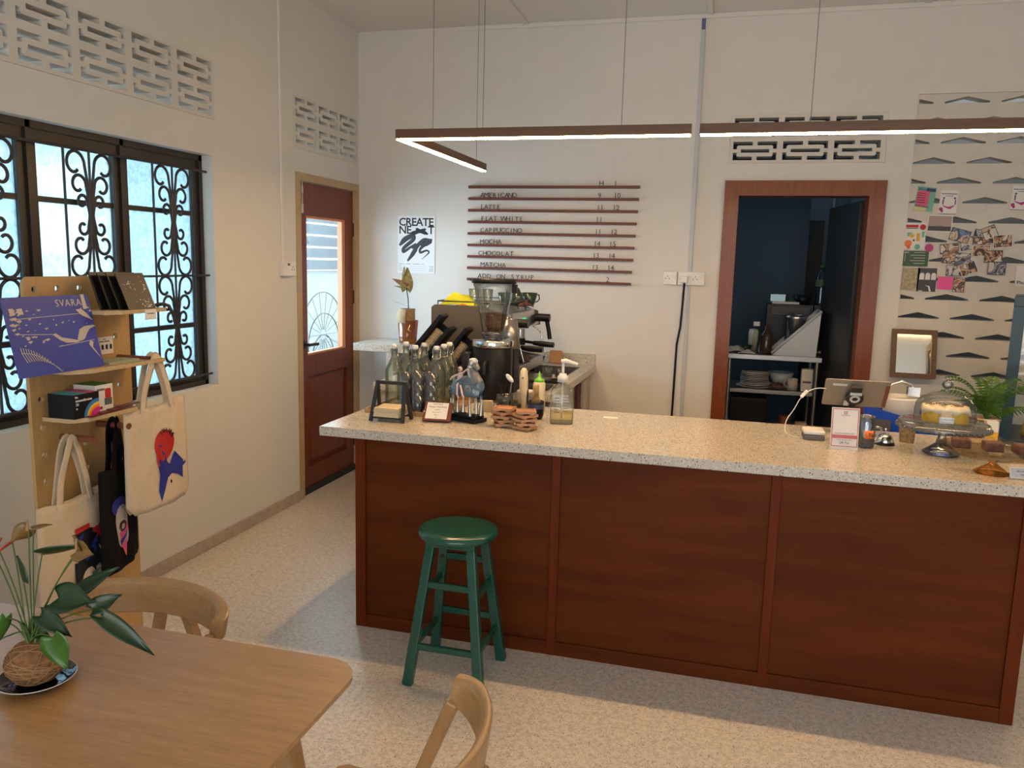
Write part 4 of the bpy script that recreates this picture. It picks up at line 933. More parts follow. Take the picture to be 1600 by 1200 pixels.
def brush(pts, r):
    Q = [Vector(pp(*p)) for p in pts]; R_ = []
    for i in range(len(Q) - 1):
        for j in range(6): R_.append(Q[i].lerp(Q[i + 1], j / 6))
    R_.append(Q[-1])
    for _ in range(4): R_ = [R_[0]] + [(R_[i - 1] + R_[i] * 2 + R_[i + 1]) / 4 for i in range(1, len(R_) - 1)] + [R_[-1]]
    n = len(R_); rr = [(r[0] + (r[1] - r[0]) * i / (n - 1)) * min(1, 0.35 + 6 * min(i, n - 1 - i) / n) for i in range(n)]
    g.tube(R_, rr, 8, flat=(1, 0.04) if False else (1.0, 0.05))
brush([(640, 345), (700, 380), (790, 350)], (.012, .010)); brush([(560, 430), (640, 400), (700, 375), (820, 425)], (.016, .013))
g.build('x_mark', 'ink', t)
g = G().at(MF_ @ T(0, 0, 0.0016))
brush([(400, 600), (480, 500), (600, 440), (620, 500), (450, 640), (450, 705), (540, 640), (640, 560)], (.021, .007))
brush([(520, 830), (600, 720), (660, 600), (760, 500), (860, 520), (700, 640), (700, 710), (800, 660), (850, 690), (730, 800)], (.018, .004))
brush([(690, 560), (780, 580), (880, 510), (760, 560)], (.018, .016)); brush([(580, 640), (650, 570), (640, 700)], (.012, .012))
g.build('scribble', mat('charcoal_ink', (0.035, 0.035, 0.042), 0.5), t)

# menu rails with standing letters
rows = [('', 0, 'H', 'I'), ('AMERICANO', 0.090, '9', '10'), ('LATTE', 0.090, '11', '12'), ('FLAT WHITE', 0.093, '11', ''), ('CAPPUCCINO', 0.094, '11', '12'), ('MOCHA', 0.094, '14', '15'), ('CHOCOLAT', 0.080, '13', '14'), ('MATCHA', 0.100, '13', '14'), ('ADD ON SYRUP', 0.078, '', '2')]
wid = [0, .27, .15, .32, .31, .165, .27, .195, .43]
for k, (txt, x0, h, i_) in enumerate(rows):
    z = 2.178 - 0.0822 * k; xe = -0.660 - 0.004 * k
    t = thing('menu_rail', ('topmost dark wooden menu rail carrying the letters H and I' if not k else 'dark wooden menu rail with the letters %s' % txt), 'menu rail', (-1.888, YB, z), 0, 'menu rails on the back wall')
    G().box(0, xe + 1.888, -0.030, -0.0005, -0.018, 0.0).build('rail', 'railwood', t, bev=0.001)
    g = G()
    if txt:
        sp_ = wid[k] / len(txt)
        for j, ch in enumerate(txt):
            if ch == ' ': continue
            g.at(T(x0 + sp_ * (j + 0.5), -0.022 + 0.003 * math.sin(j * 2.3), 0.0005) @ Ry(0.05 * math.sin(j * 3.1 + k)) @ Rx(PI / 2)).text(ch, 0.047 * (1 + .05 * math.sin(j + k)), 0.0016, align='CENTER', offset=-0.0002)
    for s_, xx in ((h, 0.945 - 0.004 * k), (i_, 1.055 - 0.004 * k)):
        for j, ch in enumerate(s_): g.at(T(xx + 0.024 * j, -0.022, 0.0005) @ Rx(PI / 2)).text(ch, 0.049, 0.0016, offset=-0.0002)
    g.build('lettering', 'ink', t)

# ================================================================ WORK COUNTER AND LEDGE BEHIND THE BAR
t = thing('work_counter', 'beige cabinet counter with sink running back from the bar', 'counter', (-0.945, 4.9, 0))
G().box(-1.02, -0.02, -0.60, 0.78, 0.10, 0.12).box(-1.02, -1.0, -0.60, 0.78, 0.1201, 0.885).box(-0.04, -0.02, -0.60, 0.78, 0.1201, 0.885).box(-0.9999, -0.0401, -0.60, -0.58, 0.1201, 0.885).box(-0.9999, -0.0401, 0.76, 0.78, 0.1201, 0.885).build('cabinet', 'beige', t)
G().box(-1.00, -0.06, -0.58, 0.77, 0.0, 0.0995).build('plinth', 'blackm', t)
for a, b in ((-0.58, -0.13), (-0.12, 0.32), (0.33, 0.77)):
    dd = G().box(-0.0195, -0.003, a, b, 0.12, 0.87).build('cabinet_door', 'beige', t, bev=0.002)
wc = single(G().plate(rect(-1.05, 0.03, -0.62, 0.783), [rect(-0.36, -0.05, 0.18, 0.62)], 0.043), 'work_surface', 'slab', 'terrazzo work surface with a cut-out sink behind the bar', 'countertop', (-0.945, 4.9, 0.8865), bev=0.002)
g = G().plate(rect(-0.355, -0.055, 0.185, 0.615), [rect(-0.352, -0.058, 0.188, 0.612)], 0.15)
g.box(-0.352, -0.058, 0.188, 0.612, 0.0, 0.006); single(g, 'sink', 'steeld', 'dark steel sink sunk in the work surface', 'sink', (-0.945, 4.9, 0.778))
g = G().box(-1.05, 0.025, 0, 0.018, 0, 0.075); single(g, 'backsplash', 'slab', 'low terrazzo backsplash strip on the back wall above the work surface', 'backsplash', (-0.945, YB - 0.019, 0.9305))
g = G().box(-0.64, 0.01, -0.215, 0.215, -0.053, 0).box(-0.385, -0.335, -0.21, 0.21, -1.04, -0.0531)
single(g, 'raised_ledge', 'slab', 'raised terrazzo ledge with waterfall leg in the back corner', 'ledge', (-1.96, 5.465, 1.043), bev=0.002)
t = single(G().prism(rrect(-0.047, 0.047, 0, 0.092, 0.014), 0, 0.014), 'chopping_board', 'coast', 'small wooden chopping board leaning on the backsplash', 'chopping board', (-1.2, YB - 0.040, 0.931)); t.data.transform(Rx(PI / 2 - 0.14))
for k, (y, c) in enumerate(((5.14, 'towelr'), (5.36, 'towel'))):
    g = G().box(0, 0.008, -0.07, 0.07, -0.26, 0.0).box(0.009, 0.0155, -0.065, 0.068, -0.22, 0.002)
    single(g, 'tea_towel', c, ['dark striped tea towel over the cabinet door', 'pale tea towel hanging over the cabinet door next to the striped one'][k], 'towel', (-0.945, y, 0.865), bev=0.003)

# potted rubber plant on ledge
t = thing('amber_tumbler', 'glossy amber glass tumbler around the paper pot on the raised ledge', 'glass', (-2.250, 5.42, 1.0435))
G().lathe([(0, 0.002), (0.062, 0.002), (0.064, 0.03), (0.074, 0.165), (0.071, 0.166), (0.060, 0.022), (0, 0.016)], 32).build('cup', 'ambercup', t)
t = thing('rubber_plant', 'young variegated rubber plant in a kraft paper pot', 'plant', (-2.250, 5.42, 1.0605), YAW)
g = G().lathe([(0, 0.0), (0.045, 0.0), (0.050, 0.06), (0.052, 0.15), (0.050, 0.215), (0.053, 0.232), (0.049, 0.232), (0.047, 0.19), (0, 0.19)], 20)
g.grid(lambda u, v: ((0.056 + 0.026 * math.sin(PI * min(1, (1 - v) * 1.3)) ** .7) * math.cos(2.4 + u * 2.2) * (1 + .02 * math.sin(v * 20)), (0.056 + 0.026 * math.sin(PI * min(1, (1 - v) * 1.3)) ** .7) * math.sin(2.4 + u * 2.2), 0.075 + v * 0.155), 14, 8)
g.build('paper_pot', 'kraft', t)
st = [(0.004, 0, 0.20), (0.0, 0, 0.30), (-0.010, 0, 0.36), (-0.012, 0, 0.40)]
G().tube(st, 0.004, 7).build('stem', 'blackm', t)
for (b_, e_, w, ro, mm) in (((-0.012, 0, .37), (-0.002, 0, .525), .046, 0.1, 'leafy'), ((-0.016, .01, .39), (-0.034, .02, .535), .034, -0.2, 'leafy2'), ((-0.014, 0, .395), (-0.115, -.01, .445), .024, 1.1, 'leafb'), ((-0.014, 0, .375), (-0.10, -.02, .395), .014, .8, 'leafy2'), ((0.0, 0, .245), (-0.10, 0, .285), .004, .1, 'leafd'), ((-0.014, .015, .38), (-0.012, .02, .53), .036, 0.3, 'leafy2')):
    if mm not in M: M[mm] = mat('variegated_' + mm, {'leafy': (0.26, 0.20, 0.04), 'leafy2': (0.30, 0.32, 0.18), 'leafb': (0.22, 0.11, 0.05)}[mm], 0.35, var=0.45, bscale=35)
    leaf(G(), b_, e_, w, ro, 0.05, 0.15).build('leaf', mm, t, solid=0.001)

# espresso machine
t = thing('espresso_machine', 'steel espresso machine with black portafilters on the work surface', 'coffee machine', (-1.46, 4.86, 0.930))
def sidep(y0, y1):
    return G().at(T(0, y1, 0) @ MF_).prism(rrect(-0.26, 0.23, 0.06, 0.452, 0.03, 4)[:15] + [(-0.26 + .0, 0.06), (0.0, 0.06), (0.10, 0.10), (0.10, 0.24), (0.23, 0.27)] if False else [(-0.24, 0.455), (-0.26, 0.44), (-0.26, 0.05), (0.26, 0.05), (0.28, 0.10), (0.10, 0.13), (0.08, 0.28), (0.24, 0.31), (0.22, 0.40), (0.05, 0.455)], 0, y1 - y0)
M['taupe'] = mat('taupe_side_metal', (0.11, 0.092, 0.075), 0.45, 0.1)
for y0 in (-0.36, 0.34): sidep(y0, y0 + 0.014).build('side_panel', 'taupe', t, bev=0.003)
G().box(-0.24, 0.07, -0.345, 0.339, 0.06, 0.43).build('body', 'steel', t, bev=0.004)
G().hexa([(0.07, -0.345, 0.29), (0.235, -0.345, 0.315), (0.235, 0.339, 0.315), (0.07, 0.339, 0.29)], [(0.07, -0.345, 0.43), (0.20, -0.345, 0.41), (0.20, 0.339, 0.41), (0.07, 0.339, 0.43)]).build('front_hood', 'steel', t, bev=0.004)
G().box(0.07, 0.27, -0.34, 0.335, 0.05, 0.105).build('drip_tray', 'steel', t, bev=0.004)
g = G()
for k in range(14): g.box(0.085 + .012 * k, 0.089 + .012 * k, -0.33, 0.325, 0.1052, 0.109)
g.build('drip_grate', 'steeld', t)
for x in (-0.2, 0.2):
    for y in (-0.3, 0.3): G().at(T(x, y, 0)).cyl(0.02, 0, 0.0495, 12).build('foot', 'black', t)
for y in (-0.17, 0.14):
    gh = G().at(T(0.155, y, 0)).cyl(0.035, 0.235, 0.29, 20).build('group_head', 'chrome', t)
    G().at(T(0.155, y, 0)).cyl(0.037, 0.19, 0.232, 20).at(I4).tube([(0.19, y, 0.212), (0.26, y - 0.01, 0.206)], 0.009, 8).tube([(0.25, y - 0.01, 0.206), (0.30, y - 0.015, 0.203), (0.385, y - 0.02, 0.200)], [0.014, 0.019, 0.017], 10).build('portafilter', 'black', t)
for y in (-0.30, 0.27):
    G().at(T(0.22, y, 0.36) @ Ry(PI / 2)).cyl(0.026, 0.0, 0.10, 18).cyl(0.018, -0.03, 0.0, 14).build('steam_knob', 'black', t, bev=0.004)
    G().tube([(0.20, y + 0.03, 0.30), (0.25, y + 0.03, 0.27), (0.29, y + 0.03, 0.13)], 0.005, 8).build('steam_wand', 'chrome', t)
g = G().tube([(0.295, 0.29, 0.345), (0.31, 0.29, 0.28), (0.32, 0.29, 0.22)], 0.014, 8); g.build('wand_grip', 'black', t)
G().box(0.215, 0.222, -0.05, 0.03, 0.335, 0.375).build('button_pad', mat('green_lit_buttons', (0.05, 0.25, 0.12), 0.4, emit=(0.1, 0.9, 0.4), es=0.35), t)
g = G().tube([(-0.23, -0.33, 0.475), (0.19, -0.33, 0.475), (0.19, 0.32, 0.475), (-0.23, 0.32, 0.475)], 0.005, 6, closed=True)
for x in (-0.23, 0.0, 0.19):
    for y in (-0.33, 0.32): g.tube([(x, y, 0.425), (x, y, 0.475)], 0.004, 6)
g.build('cup_rail', 'steeld', t)
# things on the machine
def cup(loc, r, h, m, label, rz=0, group=None, handle=True, name='coffee_cup'):
    t = thing(name, label, 'cup', loc, rz, group)
    G().lathe([(0, 0.0), (r * 0.55, 0.0), (r * 0.75, h * 0.25), (r, h), (r * 0.94, h), (r * 0.7, h * 0.28), (0, h * 0.1)], 20).build('bowl', m, t)
    if handle: G().tube([(r * 0.9, 0, h * 0.85), (r * 1.35, 0, h * 0.85), (r * 1.45, 0, h * 0.5), (r * 1.1, 0, h * 0.3), (r * 0.75, 0, h * 0.3)], 0.0045, 6).build('handle', m, t)
    return t
M['gcup'] = mat('dark_green_glaze', (0.02, 0.05, 0.035), 0.2, coat=0.4)
zt = 0.930 + 0.4305 + 0.003
a = cup((-1.36, 4.98, 1.3635 + 0.035), 0.062, 0.075, 'gcup', 'dark green coffee cup lying on top of the espresso machine', 0.3, 'green cups on the machine')
a.rotation_euler = (0, 1.15, 0.3)
a = cup((-1.28, 5.12, zt + 0.0), 0.055, 0.085, 'gcup', 'dark green coffee cup standing furthest right on the espresso machine', 0.8, 'green cups on the machine')
a = cup((-1.44, 5.13, zt + 0.0), 0.055, 0.08, 'gcup', 'dark green coffee cup standing behind the lying one', 0.2, 'green cups on the machine')
for k, (x, y) in enumerate(((-1.52, 4.70), (-1.44, 4.72))):
    cup((x, y, zt), 0.034, 0.115, 'glass', 'small glass %s on top of the espresso machine' % ('on the left' if k == 0 else 'on the right'), 0, 'glasses on the machine', False, 'small_glass')
def cloth(g, w, d, h, seed, n=12):
    r = random.Random(seed); ph = [r.uniform(0, 6) for _ in range(6)]
    def fn(u, v):
        x, y = (u - .5) * w, (v - .5) * d
        e = (math.sin(PI * min(max(u, .02), .98)) * math.sin(PI * min(max(v, .02), .98))) ** 0.5
        return (x * (0.92 + .1 * math.sin(5 * v + ph[0])), y * (0.92 + .1 * math.sin(6 * u + ph[1])), h * e * (0.75 + .3 * math.sin(7 * u + ph[2]) * math.sin(5 * v + ph[3])) + .001)
    return g.grid(fn, n, n)
o = single(cloth(G(), 0.24, 0.20, 0.10, 3), 'cleaning_cloth', 'lime', 'lime green cleaning cloth heaped on the espresso machine', 'cloth', (-1.60, 4.66, zt), 0.2, solid=0.003)
o = single(cloth(G(), 0.16, 0.12, 0.03, 5), 'cleaning_cloth', 'terra', 'orange cloth peeping out under the lime cloth', 'cloth', (-1.55, 4.605, zt), 0.1, solid=0.003)
o = single(cloth(G(), 0.10, 0.10, 0.05, 8), 'cleaning_cloth', 'towelr', 'crumpled dark red cloth beside the green cups', 'cloth', (-1.27, 4.98, zt), 0.4, solid=0.003)
o = single(cloth(G(), 0.22, 0.26, 0.05, 9), 'bar_towel', 'towelr', 'dark striped towel bunched on the drip tray of the espresso machine', 'towel', (-1.30, 4.86, 0.930 + 0.1095), 0.2, solid=0.004)

# cup lid dispenser (two slanted black troughs)
t = thing('lid_dispenser', 'black slanted dispenser holding two stacks of brown cup sleeves', 'dispenser', (-1.70, 4.30, 0.930))
G().box(-0.06, 0.16, -0.07, 0.07, 0.0, 0.13).build('base', 'blackm', t, bev=0.006)
for k, (ox, oz, L_) in enumerate(((-0.015, 0.165, 0.285), (0.135, 0.095, 0.285))):
    m_ = T(ox, 0, oz) @ Ry(math.radians(40))
    G().at(m_).box(-0.055, -0.030, -0.055, 0.055, -0.02, L_).box(0.030, 0.055, -0.055, 0.055, -0.02, L_ * 0.92).box(-0.03, 0.03, -0.055, 0.055, -0.04, -0.02).box(-0.03, 0.03, 0.04, 0.055, -0.02, L_ * .8).build('trough', 'black', t, bev=0.004)
    g = G().at(m_)
    for j in range(16): g.at(m_ @ T(0, -0.008, j * 0.0125)).cyl(0.027, 0, 0.010, 20, 0.029)
    g.build('sleeve_stack', 'tan', t)
# coffee grinder
t = thing('coffee_grinder', 'black coffee grinder with clear hopper half full of beans', 'grinder', (-1.205, 4.06, 0.930))
G().lathe([(0, 0.0), (0.10, 0.0), (0.105, 0.01), (0.105, 0.268), (0.10, 0.272), (0, 0.272)], 36).build('body', 'black', t)
G().lathe([(0, 0.2725), (0.109, 0.2725), (0.111, 0.28), (0.111, 0.305), (0.108, 0.310), (0, 0.310)], 36).build('chrome_collar', 'chrome', t)
G().lathe([(0.052, 0.3105), (0.052, 0.325), (0.06, 0.33), (0.06, 0.35), (0.055, 0.352)], 28).build('hopper_neck', 'smoke', t)
G().lathe([(0.058, 0.352), (0.064, 0.375), (0.10, 0.565), (0.111, 0.602), (0.108, 0.602), (0.098, 0.568), (0.061, 0.378), (0.056, 0.356)], 36).build('hopper', 'glass', t)
G().lathe([(0, 0.357), (0.054, 0.358), (0.060, 0.380), (0.073, 0.442), (0.05, 0.450), (0.02, 0.444), (0, 0.448)], 28).build('coffee_beans', 'beans', t)
G().lathe([(0, 0.6025), (0.117, 0.6025), (0.118, 0.622), (0.112, 0.627), (0, 0.628)], 36).at(I4).box(0.10, 0.125, -0.01, 0.01, 0.555, 0.60).box(-0.128, -0.112, -0.012, 0.012, 0.612, 0.622).build('hopper_lid', 'black', t)
G().box(-0.155, -0.106, -0.06, 0.0, 0.03, 0.24).build('timer_box', 'charcoal', t, bev=0.012)
G().tube([(0.0, -0.104, 0.2), (0.0, -0.15, 0.19), (0.0, -0.155, 0.14)], 0.014, 10).build('dosing_spout', 'black', t)
t = thing('metal_jug', 'tapered brushed metal jug beside the grinder hopper', 'jug', (-1.185, 4.30, 0.9305))
G().box(-0.05, 0.05, -0.05, 0.05, 0.0, 0.24).build('pedestal_box', 'blackm', t)
G().lathe([(0, 0.2402), (0.066, 0.2402), (0.046, 0.40), (0.044, 0.40), (0.060, 0.245), (0, 0.245)], 28).build('body', 'steel', t)
G().tube([(0.0, 0.048, 0.395), (0.0, 0.052, 0.42), (0.0, -0.02, 0.425), (0.0, -0.045, 0.39)], 0.004, 6).build('handle', 'chrome', t)
# bits at the sink
for k, (x, y, h, r) in enumerate(((-1.10, 4.93, 0.06, 0.032), (-1.03, 4.97, 0.055, 0.03))):
    t = thing('small_jar', ['clear jar at the sink edge, left', 'clear jar at the sink edge, right'][k], 'jar', (x, y, 0.9305)); G().lathe([(0, 0), (r, 0), (r, h), (r * .93, h), (r * .93, 0.004), (0, 0.004)], 20).build('jar', 'glasst', t)
single(G().lathe([(0, 0), (0.05, 0), (0.06, 0.018), (0.056, 0.018), (0.046, 0.004), (0, 0.004)], 24), 'drain_strainer', 'black', 'black round strainer beside the sink', 'strainer', (-1.0, 4.72, 0.9305))
single(G().box(-0.10, 0.10, -0.02, 0.02, 0, 0.02).box(-0.1, -0.06, -0.05, 0.05, 0, 0.014), 'tamping_station', 'black', 'black tamping tool lying near the bar side of the work surface', 'tool', (-1.12, 4.66, 0.9305), 0.3, bev=0.004)
single(G().box(-0.12, 0.12, -0.08, 0.08, 0, 0.012), 'rubber_mat', 'blackm', 'black rubber mat on the work surface near the bar', 'mat', (-1.10, 4.48, 0.9305), 0.0, bev=0.003)

# ================================================================ ON THE BAR, LEFT GROUP
Z = HC + 0.0006
# napkin stand
t = thing('napkin_stand', 'black wooden A-frame stand holding paper napkins at the bar end', 'napkin holder', (-1.473, 3.355, Z), 0.0)
for sx in (-1, 1):
    x0, x1 = sx * 0.078, sx * 0.066
    g = G().bar((x0, -0.052, 0), (x1, 0.0, 0.172), 0.015, 0.016).bar((x0, 0.052, 0), (x1, 0.0, 0.172), 0.015, 0.016); g.build('side_frame', 'blackm', t, bev=0.002)
G().box(-0.074, 0.074, -0.009, 0.009, 0.164, 0.180).build('top_bar', 'blackm', t, bev=0.003)
G().box(-0.074, 0.074, -0.050, -0.040, 0.012, 0.022).box(-0.074, 0.074, 0.040, 0.050, 0.012, 0.022).build('base_bar', 'blackm', t, bev=0.002)
for k in range(2):
    g = G()
    for j in range(4): g.box(-0.062 + .001 * j, 0.062 - .0015 * j, -0.06 + .001 * (j % 2), 0.06, 0.0228 + 0.021 * k + 0.005 * j, 0.0273 + 0.021 * k + 0.005 * j)
    single(g, 'napkin_stack', mat('napkin_paper_%d' % k, (0.72 - .04 * k, 0.60 - .05 * k, 0.40 - .04 * k), 0.8), ['lower stack of cream napkins in the black stand', 'upper stack of cream napkins in the black stand'][k], 'napkins', (-1.473, 3.355, Z), 0.03 * k)
# wooden tray with bottles and tumblers
t = thing('serving_tray', 'light wooden tray under the bottles and tumblers', 'tray', (-1.465, 3.72, Z))
G().box(-0.19, 0.19, -0.235, 0.235, 0.0, 0.006).build('tray_floor', 'oak', t)
for a in ((-0.20, -0.1902, -0.245, 0.245), (0.1902, 0.20, -0.245, 0.245), (-0.19, 0.19, -0.245, -0.2352), (-0.19, 0.19, 0.2352, 0.245)): G().box(*a, 0.0, 0.020).build('tray_rim', 'oak', t, bev=0.001)
ZT = Z + 0.0065
def bottle(loc, label, first=[None]):
    if first[0]: return dup(first[0], loc, random.random() * 0.5, label)
    t = thing('swing_top_bottle', label, 'bottle', loc, 0.2, 'swing top bottles on the tray'); first[0] = t
    G().lathe([(0, 0.001), (0.040, 0.001), (0.045, 0.006), (0.046, 0.02), (0.046, 0.165), (0.043, 0.185), (0.030, 0.212), (0.018, 0.235), (0.0155, 0.255), (0.0155, 0.272), (0.018, 0.273), (0.018, 0.282), (0.014, 0.283), (0.012, 0.255)], 28).build('bottle_body', 'glassb', t)
    G().lathe([(0, 0.004), (0.041, 0.006), (0.042, 0.02), (0.042, 0.163), (0.039, 0.183), (0.028, 0.207), (0.026, 0.208), (0, 0.208)], 24).build('water', 'water', t)
    G().lathe([(0, 0.2835), (0.0135, 0.2835), (0.0145, 0.290), (0.0145, 0.300), (0.012, 0.303), (0, 0.303)], 16).build('stopper', 'white', t)
    g = G()
    for s_ in (-1, 1): g.tube([(s_ * 0.0175, 0, 0.262), (s_ * 0.021, 0.004, 0.275), (s_ * 0.016, 0.002, 0.297)], 0.0012, 5).tube([(s_ * 0.0175, 0, 0.262), (s_ * 0.020, -0.014, 0.245)], 0.0012, 5)
    g.tube([(0.020, -0.014, 0.245), (0, -0.024, 0.24), (-0.020, -0.014, 0.245)], 0.0012, 5); g.build('wire_bail', 'chrome', t)
    return t
bl = [(-1.603, 3.69, 'swing top bottle at the near left corner of the tray'), (-1.600, 3.83, 'swing top bottle behind the near left one'), (-1.497, 3.70, 'swing top bottle in the middle of the front row, behind the tumblers'), (-1.500, 3.83, 'swing top bottle in the middle of the second row'),
      (-1.390, 3.715, 'swing top bottle at the right of the front row'), (-1.390, 3.82, 'swing top bottle at the right of the second row'), (-1.395, 3.918, 'rearmost right swing top bottle, nearest the grinder')]
for x, y, l in bl: bottle((x, y, ZT), l)
def tumbler(loc, label, first=[None]):
    if first[0]: return dup(first[0], loc, 0, label)
    t = thing('tumbler', label, 'glass', loc, 0, 'stacked tumblers on the tray'); first[0] = t
    G().lathe([(0, 0.0), (0.024, 0.0), (0.0255, 0.012), (0.0275, 0.018), (0.030, 0.085), (0.0285, 0.085), (0.0262, 0.020), (0, 0.010)], 20).build('glass_body', 'glasst', t)
    return t
k = 0
names_ = ['front left', 'front middle', 'front right', 'back left', 'back right']
for (x, y), n_ in zip(((-1.478, 3.535), (-1.414, 3.53), (-1.350, 3.54), (-1.45, 3.598), (-1.386, 3.60)), names_):
    hts = 3 if n_ != 'back right' else 3
    for j in range(hts): tumbler((x, y, ZT + 0.0525 * j), '%s tumbler of the %s column on the wooden tray' % (('lowest', 'middle', 'top')[j], n_))
# clip sign
t = thing('clip_sign', 'small mahogany clipboard sign lying tilted before the tumblers', 'sign', (-1.262, 3.375, Z), math.radians(6))
mS = T(0, 0, 0.004) @ Rx(math.radians(50) - PI / 2) @ MF_
G().at(mS).prism(rrect(-0.064, 0.066, 0, 0.098, 0.004, 2), 0, 0.008).build('board', 'railwood', t, bev=0.001)
G().at(mS).prism(rect(-0.053, 0.047, 0.010, 0.094), 0.0082, 0.0088).build('paper', 'paper', t)
G().at(mS @ T(-0.062, 0.045, 0.009)).ball(0.006, 0.004, 0.003, 10, 6).build('clip', 'chrome', t)
g = G()
for k, (s_, sz) in enumerate((('OAT MILK', .0105), ('Happy Hundred', .013), ('available', .008), ('add on RM 2', .008), ('ask us', .008), ('+2', .008))): g.at(mS @ T(-0.003, 0.082 - 0.0135 * k, 0.0092)).text(s_, sz, 0.0001, align='CENTER')
g.build('lettering', 'ink', t)
G().bar((0, 0.035, 0.0), (0, 0.030, 0.045), 0.05, 0.004).build('prop', 'railwood', t)

# figurine: skeleton riding a domed horse with tassel legs
t = thing('horse_figurine', 'painted horse figurine with skeleton rider and metal tassel legs on a black base', 'figurine', (-1.150, 3.475, Z), math.radians(-22))
G().box(-0.085, 0.085, -0.045, 0.045, 0, 0.018).box(-0.075, 0.075, -0.036, 0.036, 0.018, 0.030).build('base', 'black', t, bev=0.003)
g = G()
for x in (-0.055, 0.055): g.tube([(x, 0, 0.03), (x, 0, 0.13)], 0.003, 6)
g.build('post', 'steeld', t)
mbody = mat('blue_black_lacquer', (0.07, 0.12, 0.17), 0.22, var=0.6, bscale=16, coat=0.4)
def hb(u, v):
    a = 2 * PI * u; x = -0.090 + 0.180 * v; r = 0.056 * max(0, math.sin(PI * (v * 0.94 + 0.03))) ** 0.35
    z = 0.128 + max(-0.006, r * 1.25 * math.sin(a)) * (1.0 + 0.35 * v)
    return (x, r * 0.95 * math.cos(a), z)
g = G().grid(hb, 22, 14); g.ball(0.03, 0.03, 0.04, 12, 8, (0.065, 0, 0.165)); g.build('dome_body', mbody, t)
G().tube([(0.060, 0, 0.18), (0.040, 0, 0.22), (0.022, 0, 0.25), (0.028, 0, 0.268), (0.046, 0, 0.262), (0.066, 0, 0.243)], [0.030, 0.021, 0.017, 0.019, 0.016, 0.010], 12).build('horse_head', mat('grey_horse_head', (0.20, 0.19, 0.18), 0.4, var=.4, bscale=60), t)
g = G()
for k in range(14):
    a = k / 13; g.ball(0.012, 0.014, 0.012, 8, 6, (0.034 - 0.025 * math.sin(a * PI) + 0.012 * (k % 2), 0.006 * (-1) ** k, 0.185 + 0.098 * a))
for k in range(5): g.ball(0.008, 0.008, 0.008, 8, 6, (0.02 + 0.008 * k, 0.0, 0.282 + 0.003 * math.sin(k)))
g.build('white_mane', 'white', t)
mb_ = mat('painted_bone', (0.66, 0.50, 0.44), 0.5, var=0.25, bscale=90)
g = G().tube([(-0.03, -0.012, 0.17), (-0.03, -0.014, 0.20), (-0.028, -0.014, 0.222)], [0.016, 0.014, 0.009], 10).ball(0.012, 0.012, 0.014, 12, 8, (-0.032, -0.014, 0.236))
for pts in ([(-0.028, -0.02, 0.217), (-0.005, -0.03, 0.222), (0.015, -0.022, 0.24), (0.03, -0.018, 0.235)], [(-0.032, -0.02, 0.215), (-0.06, -0.035, 0.20), (-0.075, -0.03, 0.185)], [(-0.03, -0.018, 0.178), (-0.012, -0.055, 0.172), (-0.010, -0.058, 0.13), (0.0, -0.06, 0.112)], [(-0.03, -0.015, 0.176), (0.005, -0.052, 0.165), (0.02, -0.056, 0.128), (0.03, -0.058, 0.118)]):
    g.tube(pts, 0.0045, 7)
g.build('skeleton_rider', mb_, t)
g = G().ball(0.003, 0.003, 0.004, 8, 6, (-0.036, -0.0255, 0.238)).ball(0.003, 0.003, 0.004, 8, 6, (-0.027, -0.0255, 0.238)).box(-0.036, -0.026, -0.0262, -0.024, 0.2275, 0.2295)
g.build('skull_sockets', 'ink', t)
rt = random.Random(4)
for k in range(14):
    a = k / 14 * 2 * PI; x, y = 0.080 * math.cos(a), 0.042 * math.sin(a)
    g = G().tube([(x, y, 0.126), (x * 1.04, y * 1.05, 0.095)], 0.0012, 5).at(T(x * 1.05, y * 1.08, 0) @ Rx(rt.uniform(-.08, .08))).cyl(0.0085, 0.034 + rt.uniform(-.003, .018), 0.100, 8, 0.0015)
    g.build('metal_tassel', 'steel', t)
for y_ in (0.0,):
    g = G()
    for (cx, cz, r) in ((0.045, 0.158, 0.016), (0.045, 0.158, 0.009), (0.075, 0.150, 0.007), (-0.065, 0.150, 0.008)): g.at(T(cx, -0.0475 + (0.006 if cx > .06 or cx < 0 else 0), cz) @ Rx(0.2)).tube([(r * math.cos(2 * PI * i / 16), 0, r * math.sin(2 * PI * i / 16)) for i in range(16)], 0.0011, 4, closed=True)
    g.build('painted_scrolls', 'creamink', t)

# square wooden coasters in two stacks
def coaster(loc, rz, label, first=[None]):
    if first[0]: return dup(first[0], loc, rz, label)
    t = thing('wooden_coaster', label, 'coaster', loc, rz, 'square wooden coasters'); first[0] = t
    G().box(-0.034, -0.014, -0.036, 0.036, 0, 0.0065).box(0.014, 0.034, -0.036, 0.036, 0, 0.0065).build('foot_slat', 'coast', t, bev=0.001).parent = t
    G().prism(rrect(-0.043, 0.043, -0.043, 0.043, 0.006, 3), 0.0066, 0.0126).build('base', 'coastd', t, bev=0.001)
    G().plate(rrect(-0.043, 0.043, -0.043, 0.043, 0.006, 3), [rrect(-0.038, 0.038, -0.038, 0.038, 0.004, 2)], 0.0045).build('raised_rim', 'coastd', t).location = (0, 0, 0.0127)
    G().box(-0.0375, 0.0375, -0.0375, 0.0375, 0.0127, 0.0137).build('inlay', 'coast', t)
    return t
ords = ['lowest', 'second', 'third', 'fourth', 'fifth', 'sixth', 'top']
